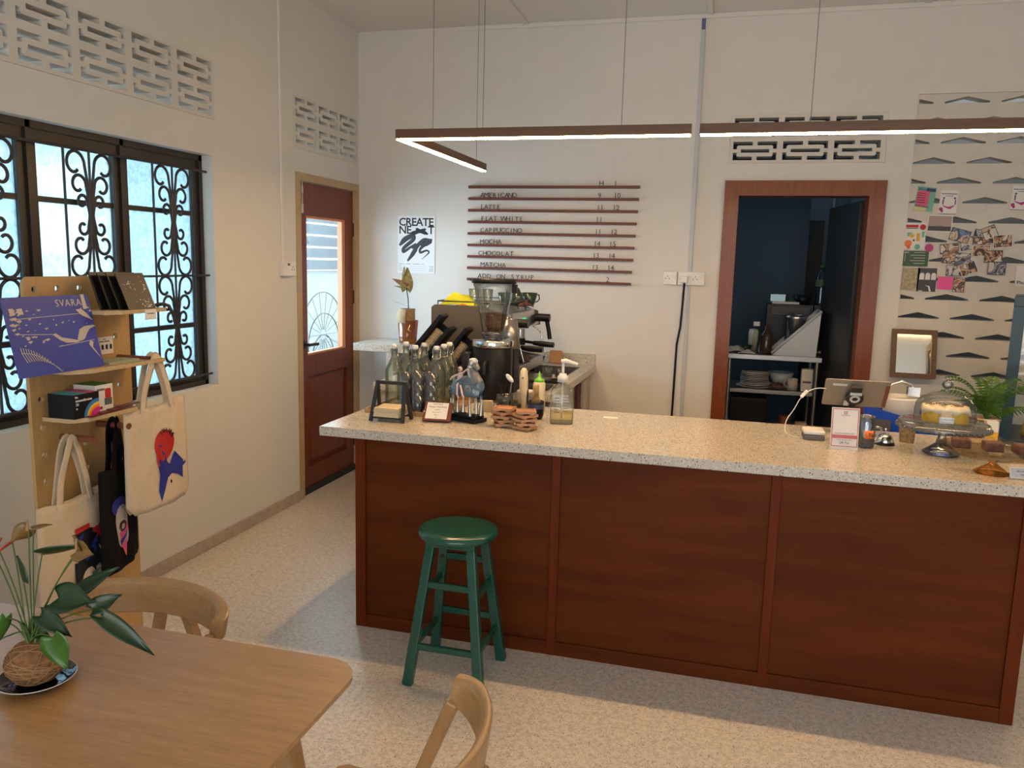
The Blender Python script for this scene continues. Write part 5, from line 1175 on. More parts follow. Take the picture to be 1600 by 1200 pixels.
for si, (x, y, n_) in enumerate(((-0.955, 3.415, 5), (-0.848, 3.380, 5))):
    for k in range(n_): coaster((x + 0.004 * math.sin(k * 2.1), y + 0.003 * math.cos(k * 1.7), Z + 0.0175 * k), math.radians(20 + 30 * math.sin(k * 2.6 + si * 1.3) + si * 20), '%s wooden coaster of the %s stack' % (ords[k] if k < 4 else 'top', ('left', 'right')[si]))
# tag, straw glass, frother, whisk, bottles
t = thing('tea_tag_card', 'small folded kraft card with string behind the figurine', 'card', (-1.13, 3.72, Z), 0.1)
G().box(-0.03, 0.03, -0.012, 0.012, 0, 0.055).build('card', 'tan', t, bev=0.001); G().tube([(0.025, -0.013, 0.05), (0.045, -0.016, 0.048), (0.055, -0.02, 0.02), (0.062, -0.02, 0.002)], 0.001, 5).build('string', 'white', t)
t = thing('straw_glass', 'smoked glass holding thin black straws', 'glass', (-1.020, 3.655, Z))
G().lathe([(0, 0.001), (0.028, 0.001), (0.034, 0.03), (0.041, 0.07), (0.040, 0.102), (0.038, 0.102), (0.038, 0.07), (0.030, 0.03), (0, 0.012)], 28).build('glass_body', 'smoke', t)
rt = random.Random(9)
for k in range(9): single(G().tube([(rt.uniform(-.015, .015), rt.uniform(-.012, .012), 0.02), (rt.uniform(-.034, .02), rt.uniform(-.02, .02), 0.165 + rt.uniform(-.012, .008))], 0.0016, 5), 'drinking_straw', 'black', 'thin black straw standing in the smoked glass', 'straw', (-1.020, 3.655, Z), 0, 'straws in the smoked glass')
t = thing('measuring_spoon', 'long pale spoon leaning up out of the smoked glass', 'spoon', (-1.020, 3.655, Z))
G().tube([(0.012, 0.0, 0.03), (0.033, 0.0, 0.16)], 0.0022, 6).build('handle', 'steel', t)
G().at(T(0.022, 0, 0.182) @ Ry(-0.75)).ball(0.012, 0.012, 0.026, 14, 8).build('bowl', 'white', t)
t = thing('milk_frother', 'cream handheld milk frother standing upright', 'frother', (-0.972, 3.83, Z))
G().lathe([(0, 0.0), (0.012, 0.0), (0.012, 0.055), (0.016, 0.075), (0.022, 0.11), (0.0225, 0.16), (0.019, 0.195), (0.010, 0.21), (0, 0.213)], 20).build('body', mat('cream_plastic', (0.70, 0.58, 0.40), 0.35), t)
G().at(T(0, -0.0225, 0.165) @ Rx(PI / 2)).cyl(0.005, 0, 0.002, 12).build('button', 'grey', t); G().box(0.0185, 0.024, -0.004, 0.004, 0.03, 0.19).build('side_strip', 'black', t)
t = thing('black_canister', 'small low black canister behind the coasters', 'canister', (-0.985, 3.735, Z)); G().lathe([(0, 0), (0.022, 0), (0.022, 0.03), (0.026, 0.031), (0.026, 0.046), (0, 0.048)], 20).build('body', 'black', t)
t = thing('white_tub', 'white plastic tub behind the frother', 'tub', (-0.985, 3.925, Z)); G().lathe([(0, 0), (0.036, 0), (0.042, 0.075), (0.045, 0.076), (0.045, 0.084), (0.039, 0.084), (0.034, 0.01), (0, 0.01)], 24).build('body', 'white', t)
t = thing('squeeze_bottle', 'clear squeeze bottle with bright green nozzle', 'bottle', (-0.902, 3.865, Z))
G().lathe([(0, 0), (0.030, 0), (0.031, 0.01), (0.031, 0.135), (0.026, 0.142), (0, 0.142)], 24).build('body', mat('milky_plastic', (0.66, 0.60, 0.42), 0.35), t)
G().lathe([(0, 0.1425), (0.026, 0.1425), (0.026, 0.155), (0.010, 0.162), (0.006, 0.175), (0.002, 0.196), (0, 0.196)], 20).build('nozzle', 'greenp', t)
t = thing('whisk_cup', 'dark glazed cup on which the bamboo whisk stands', 'cup', (-0.862, 3.640, Z))
G().lathe([(0, 0), (0.030, 0), (0.037, 0.02), (0.038, 0.085), (0.035, 0.085), (0.034, 0.02), (0, 0.012)], 24).build('bowl', 'black', t)
G().lathe([(0.0386, 0.050), (0.0386, 0.072)], 24).build('blue_band', mat('slate_blue_glaze', (0.04, 0.06, 0.13), 0.3), t)
t = thing('bamboo_whisk', 'bamboo matcha whisk standing handle up in the dark cup', 'whisk', (-0.862, 3.640, Z + 0.075))
G().lathe([(0, 0.035), (0.012, 0.035), (0.012, 0.085), (0, 0.087)], 16).build('handle', 'bamboo', t)
g = G()
for k in range(22): a = 2 * PI * k / 22; g.tube([(0.010 * math.cos(a), 0.010 * math.sin(a), 0.036), (0.016 * math.cos(a), 0.016 * math.sin(a), 0.018), (0.024 * math.cos(a), 0.024 * math.sin(a), 0.002)], 0.0011, 4)
g.build('tines', 'bamboo', t)
t = thing('pump_bottle', 'square clear pump bottle with a little syrup in it', 'bottle', (-0.730, 3.600, Z), math.radians(12))
def sqp(w, z): return [(x, y, z) for x, y in rrect(-w, w, -w, w, w * 0.18, 2)]
g = G(); rings = [sqp(0.050, 0.0), sqp(0.053, 0.006), sqp(0.053, 0.135), sqp(0.049, 0.150), sqp(0.020, 0.182), sqp(0.018, 0.192)]
n = len(rings[0]); vs = [p for r in rings for p in r]; fs = [tuple(range(n))[::-1]] + [(i * n + j, i * n + (j + 1) % n, (i + 1) * n + (j + 1) % n, (i + 1) * n + j) for i in range(len(rings) - 1) for j in range(n)]
g.add(vs, fs, True).build('bottle_body', 'glassb', t)
G().box(-0.049, 0.049, -0.049, 0.049, 0.006, 0.048).build('syrup', glass('syrup_liquid', (0.93, 0.80, 0.48), 0.2, edge=0.3), t)
g = G()
for k in range(6): g.box(-0.035, -0.012, -0.0548, -0.054, 0.055 + 0.013 * k, 0.058 + 0.013 * k).box(0.004, 0.03, -0.0548, -0.054, 0.060 + 0.013 * k, 0.0625 + 0.013 * k)
g.build('graduation_marks', 'grey', t)
G().lathe([(0, 0.190), (0.024, 0.190), (0.024, 0.215), (0.018, 0.220), (0.016, 0.228), (0, 0.228)], 24).tube([(0, 0, 0.02), (0, 0, 0.19)], 0.0035, 8).build('collar_and_tube', 'white', t)
G().tube([(0, 0, 0.2285), (0, 0, 0.275)], 0.0065, 10).tube([(-0.010, 0, 0.285), (0.01, 0, 0.287), (0.04, 0, 0.280), (0.066, 0, 0.272)], [0.009, 0.011, 0.008, 0.007], 10).build('pump_head', 'white', t)
single(G().box(-0.035, 0.035, -0.018, 0.018, 0, 0.0015), 'paper_slip', 'paper', 'small paper slip lying on the bar near its back edge', 'paper', (-0.53, 3.80, Z), 0.1)

# ================================================================ ON THE BAR, RIGHT GROUP
t = thing('card_reader', 'small white card reader lying on the bar', 'card reader', (0.375, 3.68, Z), math.radians(2))
G().box(-0.043, 0.043, -0.05, 0.05, 0.0, 0.022).build('base', 'grey', t, bev=0.005)
G().box(-0.044, 0.044, -0.048, 0.048, 0.0225, 0.042).build('body', 'white', t, bev=0.007)
t = thing('payment_sign', 'white standing payment card with pink frame and red band', 'sign', (0.478, 3.49, Z), math.radians(3))
mS = T(0, 0, 0.0) @ Rx(-0.13) @ MF_
G().at(mS).prism(rect(-0.054, 0.054, 0.0, 0.172), -0.002, 0.001).box(-0.054, 0.054, 0.0, 0.003, -0.05, 0.0).build('acrylic_holder', 'paper', t)
mred = mat('dusty_red_print', (0.48, 0.10, 0.11), 0.5)
G().at(mS).plate(rect(-0.051, 0.051, 0.012, 0.168), [rect(-0.048, 0.048, 0.015, 0.165)], 0.0006).box(-0.048, 0.048, 0.046, 0.060, 0, 0.0006).plate(rrect(-.006, .006, .146, .158, .003), [rrect(-.0035, .0035, .1485, .1555, .002)], 0.0006).build('red_print', mred, t).location = (0, -0.0018, 0)
g = G()
for s_, y, sz in (('SCAN TO PAY', 0.139, .0055), ('PAYMENT ACCEPTED HERE', 0.064, .006), ('thank you for your support', 0.038, .0055)): g.at(mS @ T(0, y, 0.0019)).text(s_, sz, 0.0001, align='CENTER')
g.at(mS @ T(0.0, 0.024, 0.0019)).text('QR Pay', 0.013, 0.0001, align='CENTER'); g.build('lettering', 'ink', t)
t = thing('tablet_stand', 'black arm stand holding the tablet on the bar', 'stand', (0.548, 3.87, Z))
G().cyl(0.055, 0, 0.008, 28).build('base', 'blackm', t, bev=0.002)
G().tube([(0, 0, 0.008), (0, 0.0, 0.10), (0.0, -0.035, 0.155)], 0.0135, 12).build('arm', 'blackm', t)
mC = T(0.0, -0.060, 0.176) @ Rx(math.radians(38))
G().at(mC @ Rx(PI / 2)).cyl(0.036, -0.005, 0.016, 24).at(mC).box(-0.022, 0.022, -0.018, -0.001, 0.02, 0.072).build('clamp', 'blackm', t, bev=0.002)
G().at(mC @ Rx(PI / 2) @ T(0, 0, 0.0165)).tube([(0.017 * math.cos(2 * PI * i / 24), 0.017 * math.sin(2 * PI * i / 24), 0) for i in range(24)], 0.005, 8, closed=True).at(mC).box(-0.024, 0.024, -0.020, -0.0181, 0.026, 0.042).box(-0.042, -0.022, -0.012, -0.004, -0.05, -0.025).build('white_ring', 'white', t)
t = thing('tablet', 'silver tablet seen from behind, held in the black stand', 'tablet', (0.548, 3.83, Z + 0.186), 0.0)
mTb = Rx(math.radians(38)) @ MF_
G().at(mTb).prism(rrect(-0.128, 0.140, -0.082, 0.082, 0.010, 4), -0.006, 0.0).build('case_back', 'silver', t, bev=0.001)
G().at(mTb).prism(rrect(-0.122, 0.134, -0.076, 0.076, 0.006, 3), -0.0072, -0.0062).build('screen', 'screen', t)
G().at(mTb).box(-0.095, -0.035, 0.045, 0.058, 0.0, 0.0006).build('label_sticker', 'paper', t); G().at(mTb).box(0.122, 0.139, -0.075, 0.06, 0.0, 0.001).build('side_strip', 'peg', t)
t = thing('charging_cable', 'white charging cable curving from the tablet down to the bar', 'cable', (0.40, 3.80, Z))
cb = [(0.025, 0.0, 0.205), (-0.010, 0.0, 0.207), (-0.05, -0.005, 0.19), (-0.085, -0.01, 0.15), (-0.10, -0.02, 0.11), (-0.135, -0.035, 0.06), (-0.14, -0.05, 0.02), (-0.135, -0.075, 0.003), (-0.10, -0.16, 0.003), (-0.05, -0.12, 0.003)]
Q = []
for i in range(len(cb) - 1):
    for j in range(4): Q.append(Vector(cb[i]).lerp(Vector(cb[i + 1]), j / 4))
for _ in range(3): Q = [Q[0]] + [(Q[i - 1] + Q[i] * 2 + Q[i + 1]) / 4 for i in range(1, len(Q) - 1)] + [Q[-1]]
G().tube(Q, 0.0022, 7).build('cord', 'white', t)
G().bar((-0.052, -0.005, 0.192), (-0.078, -0.009, 0.160), 0.016, 0.008).build('cable_clip', 'white', t, bev=0.003)
t = thing('mason_jar_mug', 'glass jar mug with handle and orange sticker', 'jar', (0.570, 3.575, Z))
G().lathe([(0, 0.001), (0.032, 0.001), (0.036, 0.008), (0.036, 0.095), (0.030, 0.108), (0.030, 0.114), (0.032, 0.116), (0.030, 0.121), (0.032, 0.125), (0.030, 0.134), (0.028, 0.134), (0.028, 0.108), (0.033, 0.095), (0.033, 0.008), (0, 0.006)], 28).build('jar_body', 'glasst', t)
G().tube([(0.036, 0, 0.09), (0.058, 0, 0.085), (0.062, 0, 0.055), (0.056, 0, 0.03), (0.036, 0, 0.025)], 0.005, 8).build('handle', 'glasst', t)
G().grid(lambda u, v: (0.0365 * math.sin(-0.25 + u * 1.05), -0.0365 * math.cos(-0.25 + u * 1.05), 0.042 + v * 0.034), 8, 2).build('orange_sticker', 'orange', t, solid=0.0006)
g = G().at(T(0.004, -0.0375, 0.052) @ Rz(0.25) @ Rx(PI / 2)).text('Tips', 0.020, 0.0001, offset=0.0003); g.build('lettering', 'ink', t)
g = G().lathe([(0, 0.009), (0.030, 0.009), (0.030, 0.03), (0, 0.034)], 16); g.build('coins', 'creamink', t)
t = thing('service_bell', 'chrome dome service bell on a black base', 'bell', (0.662, 3.665, Z))
G().cyl(0.041, 0, 0.010, 28, 0.037).build('base', 'black', t, bev=0.002); G().lathe([(0.035, 0.0125), (0.034, 0.020), (0.028, 0.036), (0.015, 0.046), (0, 0.049)], 28).build('dome', 'chrome', t)
G().cyl(0.003, 0.049, 0.062, 10).ball(0.005, None, None, 10, 6, (0, 0, 0.065)).build('button', 'chrome', t)
single(G().lathe([(0, 0), (0.029, 0), (0.036, 0.092), (0.0385, 0.094), (0.0385, 0.10), (0.034, 0.10), (0.028, 0.008), (0, 0.008)], 28), 'rattan_cup', mat('striped_rattan', (0.42, 0.29, 0.15), 0.7, bump=1, bscale=90, var=0.4), 'striped brown woven cup behind the cake stand', 'cup', (0.765, 3.76, Z))
# cake stand with dome
CKX, CKY = 0.855, 3.56
t = thing('cake_stand', 'clear pressed glass cake stand under the domed cake', 'cake stand', (CKX, CKY, Z))
G().lathe([(0, 0.004), (0.066, 0.002), (0.070, 0.008), (0.05, 0.022), (0.022, 0.045), (0.014, 0.075), (0.02, 0.10), (0.05, 0.115), (0.150, 0.120), (0.163, 0.122), (0.170, 0.108), (0.174, 0.112), (0.168, 0.131), (0.155, 0.128), (0, 0.124)], 44).build('pedestal_plate', 'glasst', t)
g = G()
for k in range(44): a = 2 * PI * k / 44; g.ball(0.0065, 0.0065, 0.0065, 6, 4, (0.172 * math.cos(a), 0.172 * math.sin(a), 0.112))
g.build('beaded_edge', 'glasst', t)
t = thing('cake_dome', 'clear glass dome with ball knob over the loaf cake', 'dome', (CKX, CKY, Z + 0.1325))
G().lathe([(0.112, 0.0), (0.113, 0.045), (0.108, 0.075), (0.090, 0.098), (0.055, 0.115), (0.015, 0.124), (0.0, 0.125)], 44).build('dome', 'glass', t)
G().lathe([(0.011, 0.125), (0.013, 0.132), (0.0, 0.135)], 16).ball(0.021, 0.021, 0.020, 18, 12, (0, 0, 0.153)).build('knob', 'glasst', t)
t = thing('loaf_cake', 'yellow loaf cake with thick cream icing under the dome', 'cake', (CKX, CKY - 0.005, Z + 0.1330), math.radians(-8))
G().box(-0.082, 0.082, -0.038, 0.038, 0.0, 0.052).build('sponge', 'cake', t, bev=0.004)
def ic(u, v):
    x = (u - .5) * 0.176; w = (v - .5) * 2; y = w * 0.0425; z = 0.066 + 0.004 * math.sin(u * 23) - 0.010 * w * w
    if abs(w) > .86: z = 0.046 - 0.010 * (0.5 + .5 * math.sin(u * 19 + 1)) ; y = math.copysign(0.0415, w)
    if u < .02 or u > .98: z = min(z, 0.047)
    return (x, y, z)
G().grid(ic, 34, 14).build('icing', 'icing', t, solid=0.003)
g = G(); rt = random.Random(5)
for k in range(46): g.at(T(rt.uniform(-.075, .075), rt.uniform(-.03, .03), 0.067 + rt.uniform(0, .004)) @ Rz(rt.random() * 3)).box(-.003, .003, -.0018, .0018, 0, .003)
g.build('crumb_topping', mat('toasted_crumbs', (0.42, 0.17, 0.05), 0.8), t)
t = thing('cake_label', 'small white label card before the loaf cake', 'label', (CKX, CKY - 0.06, Z + 0.1345), 0.02)
G().at(MF_).prism(rect(-0.032, 0.022, 0, 0.026), 0, 0.001).build('card', 'paper', t); G().at(MF_ @ T(-0.005, 0.014, 0.0012)).text('LEMON LOAF', 0.0075, 0.0001, align='CENTER').build('lettering', 'ink', t)
# amber stand with brownies
AX, AY = 0.965, 3.275
t = thing('amber_cake_stand', 'low amber glass cake stand holding brownies', 'cake stand', (AX, AY, Z))
g = G(); n_ = 8
def octr(r, z): return [(r * math.cos(2 * PI * (i + .5) / n_), r * math.sin(2 * PI * (i + .5) / n_), z) for i in range(n_)]
prof = [(0.062, 0.0), (0.063, 0.004), (0.018, 0.034), (0.012, 0.040), (0.020, 0.052), (0.012, 0.060), (0.012, 0.066)]
vs = [p for r, z in prof for p in octr(r, z)]
g.add(vs, [tuple(range(n_))[::-1]] + [(i * n_ + j, i * n_ + (j + 1) % n_, (i + 1) * n_ + (j + 1) % n_, (i + 1) * n_ + j) for i in range(len(prof) - 1) for j in range(n_)])
g.build('faceted_foot', 'amber', t)
G().lathe([(0, 0.067), (0.03, 0.068), (0.16, 0.075), (0.183, 0.082), (0.186, 0.096), (0.183, 0.096), (0.178, 0.084), (0.155, 0.080), (0, 0.074)], 44).build('plate', glass('pale_amber_glass', (0.99, 0.92, 0.82), 0.3, edge=0.3), t)
for k, (x, y, lab) in enumerate(((-0.105, 0.035, 'left brownie on the amber stand'), (-0.005, 0.01, 'middle brownie on the amber stand'), (0.095, 0.0, 'right brownie on the amber stand'))):
    t = thing('brownie', lab, 'brownie', (AX + x, AY + y, Z + 0.0825), 0.15 * k - .1, 'brownies on the amber stand')
    G().box(-0.030, 0.032, -0.030, 0.030, 0.0, 0.034).build('cake_square', 'brownie', t, bev=0.005)
t = thing('price_label', 'small silver framed price label at the right end of the bar', 'label', (1.045, 3.205, Z), 0.0)
mS = Rx(-0.35) @ MF_
G().at(mS).prism(rect(-0.04, 0.05, 0.0, 0.045), -0.003, 0).box(-0.04, 0.05, 0, 0.004, -0.03, 0).build('acrylic_block', 'paper', t); G().at(mS).prism(rect(-0.037, 0.047, 0.008, 0.042), 0.0002, 0.0008).build('card', mat('pale_blue_card', (0.45, 0.50, 0.58), 0.5), t)
G().at(mS @ T(0.004, 0.027, 0.001)).text('BROWNIES', 0.009, 0.0001, align='CENTER').at(mS @ T(0.004, 0.015, 0.001)).text('RM 9', 0.008, 0.0001, align='CENTER').build('lettering', 'ink', t)

# bench behind the bar, right side, and what stands on it
t = thing('back_bench', 'low dark bench behind the bar under the breeze block screen', 'bench', (0.98, 4.45, 0))
G().box(-0.36, 0.36, -0.32, 0.30, 0.80, 0.84).build('bench_top', 'steeld', t, bev=0.002)
for sx in (-0.33, 0.33):
    for sy_ in (-0.29, 0.27): G().box(sx - .02, sx + .02, sy_ - .02, sy_ + .02, 0, 0.7995).build('leg', 'steeld', t)
BZ2 = 0.8406
t = thing('blue_crate', 'bright blue plastic crate behind the bar by the bell', 'crate', (0.875, 4.30, BZ2), math.radians(-14))
G().box(-0.19, 0.19, -0.11, 0.11, 0, 0.004).build('crate_floor', 'bluep', t)
G().hexa([(-0.19, -0.115, 0.0045), (0.19, -0.115, 0.0045), (0.19, -0.105, 0.0045), (-0.19, -0.105, 0.0045)], [(-0.2, -0.118, 0.15), (0.2, -0.118, 0.075), (0.2, -0.108, 0.075), (-0.2, -0.108, 0.15)]).build('crate_front', 'bluep', t)
G().box(-0.19, 0.19, 0.105, 0.115, 0.0045, 0.12).box(-0.195, -0.185, -0.104, 0.104, 0.0045, 0.145).box(0.185, 0.195, -0.104, 0.104, 0.0045, 0.085).build('crate_sides', 'bluep', t)
G().at(T(-0.10, -0.1185, 0.03) @ MF_).prism(rect(-0.04, 0.03, 0, 0.06), 0, 0.0008).build('crate_label', 'grey', t)
t = thing('white_mixer_tub', 'white plastic tub with a chrome handle standing in the blue crate', 'tub', (0.84, 4.32, BZ2 + 0.0045))
G().lathe([(0, 0.0), (0.07, 0.0), (0.088, 0.16), (0.095, 0.18), (0.095, 0.19), (0.084, 0.19), (0.068, 0.01), (0, 0.01)], 28).build('tub', 'white', t)
G().tube([(-0.07, 0, 0.20), (-0.055, 0, 0.245), (-0.01, 0, 0.265), (0.04, 0, 0.25), (0.06, 0, 0.20)], 0.008, 8).box(0.02, 0.075, -0.02, 0.02, 0.19, 0.24).build('lever_handle', 'chrome', t)
t = thing('palm_plant', 'bushy green parlour palm in a pot behind the cakes', 'plant', (1.215, 4.30, BZ2))
G().lathe([(0, 0), (0.045, 0), (0.06, 0.11), (0.064, 0.112), (0.062, 0.12), (0.055, 0.12), (0, 0.10)], 24).build('pot', 'tan', t)
rt = random.Random(11)
for k in range(30):
    a = rt.uniform(0, 2 * PI); ln = rt.uniform(0.10, 0.26); up = rt.uniform(0.12, 0.36); pts = []
    for i in range(9):
        s_ = i / 8; rr = ln * s_ ** 1.3; pts.append(Vector((rr * math.cos(a), rr * math.sin(a) * 0.55, 0.10 + up * 1.35 * s_ - up * 0.75 * s_ * s_)))
    g = G().tube(pts, 0.0014, 5)
    for i in range(2, 9):
        for j in (0, 0.5):
            if i == 8 and j: continue
            p = pts[i].lerp(pts[min(8, i + 1)], j); d = (pts[i] - pts[i - 1]).normalized(); sd = d.cross(Vector((0, 0, 1))).normalized(); l2 = 0.070 * (1.15 - i / 10)
            for s2 in (-1, 1):
                tip = p + sd * s2 * l2 * 0.9 + d * l2 * 0.35 + Vector((0, 0, -l2 * 0.45)); w = 0.0030; q = d * w; m2 = p.lerp(tip, .45)
                g.add([tuple(p), tuple(m2 + q + Vector((0, 0, .003))), tuple(tip), tuple(m2 - q)], [(0, 1, 2, 3)])
    g.build('frond', 'leafp' if k % 4 else 'leafg', t)
t = thing('small_carton', 'small white and amber carton beside the palm', 'carton', (1.20, 4.16, BZ2)); G().box(-0.025, 0.025, -0.025, 0.025, 0, 0.13).build('body', 'paper', t, bev=0.001); G().box(-0.0255, 0.0255, -0.0262, -0.0252, 0.03, 0.08).build('print_band', 'cake', t)
t = thing('cone_jar', 'amber glass jar beside the small carton', 'jar', (1.13, 4.20, BZ2)); G().lathe([(0, 0), (0.05, 0), (0.052, 0.06), (0.02, 0.12), (0.018, 0.13), (0, 0.13)], 24).build('jar', 'ambercup', t)
# display case
t = thing('display_case', 'tall dark teal glass display case at the right edge', 'display case', (1.797, 4.917, 0), math.radians(-17))
G().box(-0.32, 0.32, -0.27, 0.27, 0, 0.78).build('cabinet_base', 'teal', t, bev=0.003)
for sx in (-1, 1):
    for sy_ in (-1, 1): G().box(sx * 0.32 - (0.055 if sx > 0 else 0), sx * 0.32 + (0.055 if sx < 0 else 0), sy_ * 0.27 - (0.03 if sy_ > 0 else 0), sy_ * 0.27 + (0.03 if sy_ < 0 else 0), 0.7805, 1.48).build('post', 'teal', t)
G().box(-0.32, 0.32, -0.27, 0.27, 1.4805, 1.535).build('roof', 'teal', t, bev=0.003)
G().box(-0.264, 0.264, -0.262, -0.258, 0.782, 1.479).build('front_glass', 'glass', t); G().box(-0.315, -0.311, -0.239, 0.239, 0.782, 1.479).build('side_glass', 'glass', t)
for z in (1.02, 1.25): G().box(-0.262, 0.262, -0.235, 0.235, z, z + 0.008).build('glass_shelf', 'glasst', t)
G().box(-0.26, 0.26, -0.25, -0.24, 1.465, 1.476).build('light_strip', 'led', t)
for k, (x, z) in enumerate(((-0.18, 1.0285), (-0.05, 1.0285), (-0.18, 1.2585), (-0.05, 1.2585), (-0.17, 0.781))):
    single(G().lathe([(0, 0), (0.05, 0), (0.052, 0.05), (0.045, 0.065), (0, 0.068)], 20), 'small_cake', 'icing' if k % 2 else 'cake', '%s small round cake in the display case' % ('left middle shelf', 'right middle shelf', 'left top shelf', 'right top shelf', 'lowest')[k], 'cake', (1.797 + x * 0.956 - 0.02, 4.917 - x * 0.292 - 0.07, z), 0, 'cakes in the display case')

# ================================================================ BREEZE WALL: MIRROR, FLYERS, PHOTOS
FY = YB + 0.008
t = thing('wall_mirror', 'small wooden framed mirror hanging on the breeze block wall', 'mirror', (1.138, FY, 0.972), 0)
mS = T(0, -0.078, 0) @ Rx(math.radians(-13)) @ MF_
fr = G().at(mS).plate(rect(-0.133, 0.133, 0, 0.312), [rect(-0.103, 0.103, 0.030, 0.282)], 0.020).build('frame', wood('brown_mirror_frame', (0.085, 0.036, 0.014), (0.14, 0.062, 0.024), 0, 2, 0.45), t, bev=0.003)
G().at(mS).prism(rect(-0.103, 0.103, 0.030, 0.282), 0.0, 0.006).build('mirror_glass', 'mirror', t)
def sheet(name, label, cat, cx, z0, w, h, base, extra=None, rot=0.0, lift=0.0, group=None):
    t = thing(name, label, cat, (cx, FY - 0.0006 - lift, z0), 0, group); t.rotation_euler = (0, rot, 0)
    G().at(MF_).prism(rect(-w / 2, w / 2, 0, h), 0, 0.0008).build('sheet', base, t)
    for nm, m_, fn in (extra or []):
        g = G().at(MF_ @ T(0, 0, 0.0009)); fn(g); g.build(nm, m_, t)
    return t
M['mag'] = mat('magenta_print', (0.42, 0.03, 0.18), 0.5); M['pinkd'] = mat('rose_print', (0.62, 0.10, 0.20), 0.5); M['mint'] = mat('mint_print', (0.14, 0.42, 0.34), 0.5)
M['navyp'] = mat('navy_print', (0.03, 0.04, 0.15), 0.5); M['greencard'] = mat('bottle_green_card', (0.05, 0.11, 0.06), 0.6); M['map'] = mat('old_map_paper', (0.42, 0.36, 0.24), 0.8, var=0.35, bscale=45)
M['pinknote'] = mat('hot_pink_note', (0.85, 0.10, 0.36), 0.6); M['sunset'] = mat('dusk_sky_print', (0.36, 0.26, 0.25), 0.4); M['dk'] = mat('near_black_print', (0.03, 0.025, 0.028), 0.4)
def R_(x0, x1, y0, y1): return lambda g: g.prism(rect(x0, x1, y0, y1), 0, 0.0003)
def multi(*fs):
    def f(g):
        for q in fs: q(g)
    return f
def txt(s_, x, y, sz, al='LEFT'): return lambda g: (setattr(g, 'M', g.M), g.at(MF_ @ T(x, y, 0.0014)).text(s_, sz, 0.0001, align=al, offset=0.0003), g.at(MF_ @ T(0, 0, 0.0009)))
def C_(cx, cz, r): return lambda g: g.prism(circ(cx, cz, r, 16), 0, 0.0004)
sheet('flyer', 'tilted pink and mint flyer with a dark heading', 'flyer', 1.117, 2.026, 0.108, 0.148, 'mint', [('pink_panel', 'pinkd', R_(-0.05, 0.022, 0.03, 0.125)), ('yellow_panel', mat('pale_yellow', (0.6, 0.6, 0.3), .6), R_(-0.052, 0.02, 0.0, 0.024)), ('lettering', 'navyp', multi(R_(-0.0, 0.052, 0.122, 0.142), txt('Winter', -0.05, 0.124, 0.026), txt('Workshop', -0.050, 0.022, 0.018), *[R_(-0.045, -0.0, 0.05 + .014 * k, 0.053 + .014 * k) for k in range(5)]))], rot=math.radians(6))
for k, (cx, z) in enumerate(((1.258, 2.008), (1.656, 2.036))):
    sheet('flyer', ('white flyer with purple figures, beside the pink flyer', 'white flyer with purple figures at the right edge of the photo')[k], 'flyer', cx, z, 0.102, 0.146, 'paper', [('purple_figures', 'mag', multi(lambda g: g.prism([(-.035, .06), (-.02, .05), (.0, .045), (.02, .05), (.042, .06), (.03, .045), (.012, .03), (-.008, .038), (-.025, .045)], 0, .0004), C_(-.038, .03, .011), C_(-.032, .018, .008))), ('arms', 'navyp', multi(R_(-.034, -.027, .06, .09), R_(.036, .042, .06, .09), C_(-.028, .098, .006), C_(.034, .098, .006), R_(-.051, .051, 0, .003), R_(-.045, .045, .122, .126), R_(-.02, .025, .11, .113)))], rot=math.radians(1.5))
sheet('photo_print', 'dusk landscape photo with white border', 'photo', 1.223, 1.898, 0.142, 0.104, 'paper', [('sky', 'sunset', R_(-.066, .066, .034, .098)), ('dark_land', 'dk', R_(-.066, .066, .006, .034)), ('sun_glow', 'creamink', R_(-.004, .012, .034, .038))], rot=math.radians(1))
sheet('flyer', 'colourful illustrated flyer with a red dot near the screen edge', 'flyer', 1.087, 1.788, 0.125, 0.166, 'paper', [('red_dot', 'red', multi(C_(.042, .138, .018), R_(-.056, .016, .136, .152), )), ('orange_shapes', 'orange', multi(C_(-.035, .035, .022), C_(-.03, .01, .01))), ('green_shapes', 'mint', multi(R_(-.045, -.02, .08, .105), C_(.02, .015, .017), R_(.04, .055, .075, .11))), ('yellow_shapes', 'cake', multi(C_(-.018, .085, .013), R_(.01, .03, .05, .1))), ('lines', 'ink', multi(R_(-.055, .015, .128, .133), C_(-.004, .055, .006)))])
t = sheet('sticker', 'round purple striped sticker at the corner of the illustrated flyer', 'sticker', 1.176, 1.775, 0.001, 0.001, 'paper', [('disc', 'mag', C_(0, .023, .025)), ('stripes', 'creamink', multi(*[R_(-.014 + .007 * k, -.011 + .007 * k, .01, .036) for k in range(5)]))], lift=0.003)
sheet('flyer', 'dark green card with white lines of writing', 'card', 1.103, 1.680, 0.150, 0.098, 'greencard', [('lettering', 'paper', multi(*[R_(-.01 - .02 * (k % 2), .055, .018 + .017 * k, .0205 + .017 * k) for k in range(5)], R_(-.062, -.06, .03, .08), txt('MENU', -.068, .084, .010)))])
sheet('postcard', 'faded old map postcard at the left edge of the breeze block screen', 'postcard', 1.083, 1.530, 0.10, 0.140, 'map', None, rot=math.radians(2))
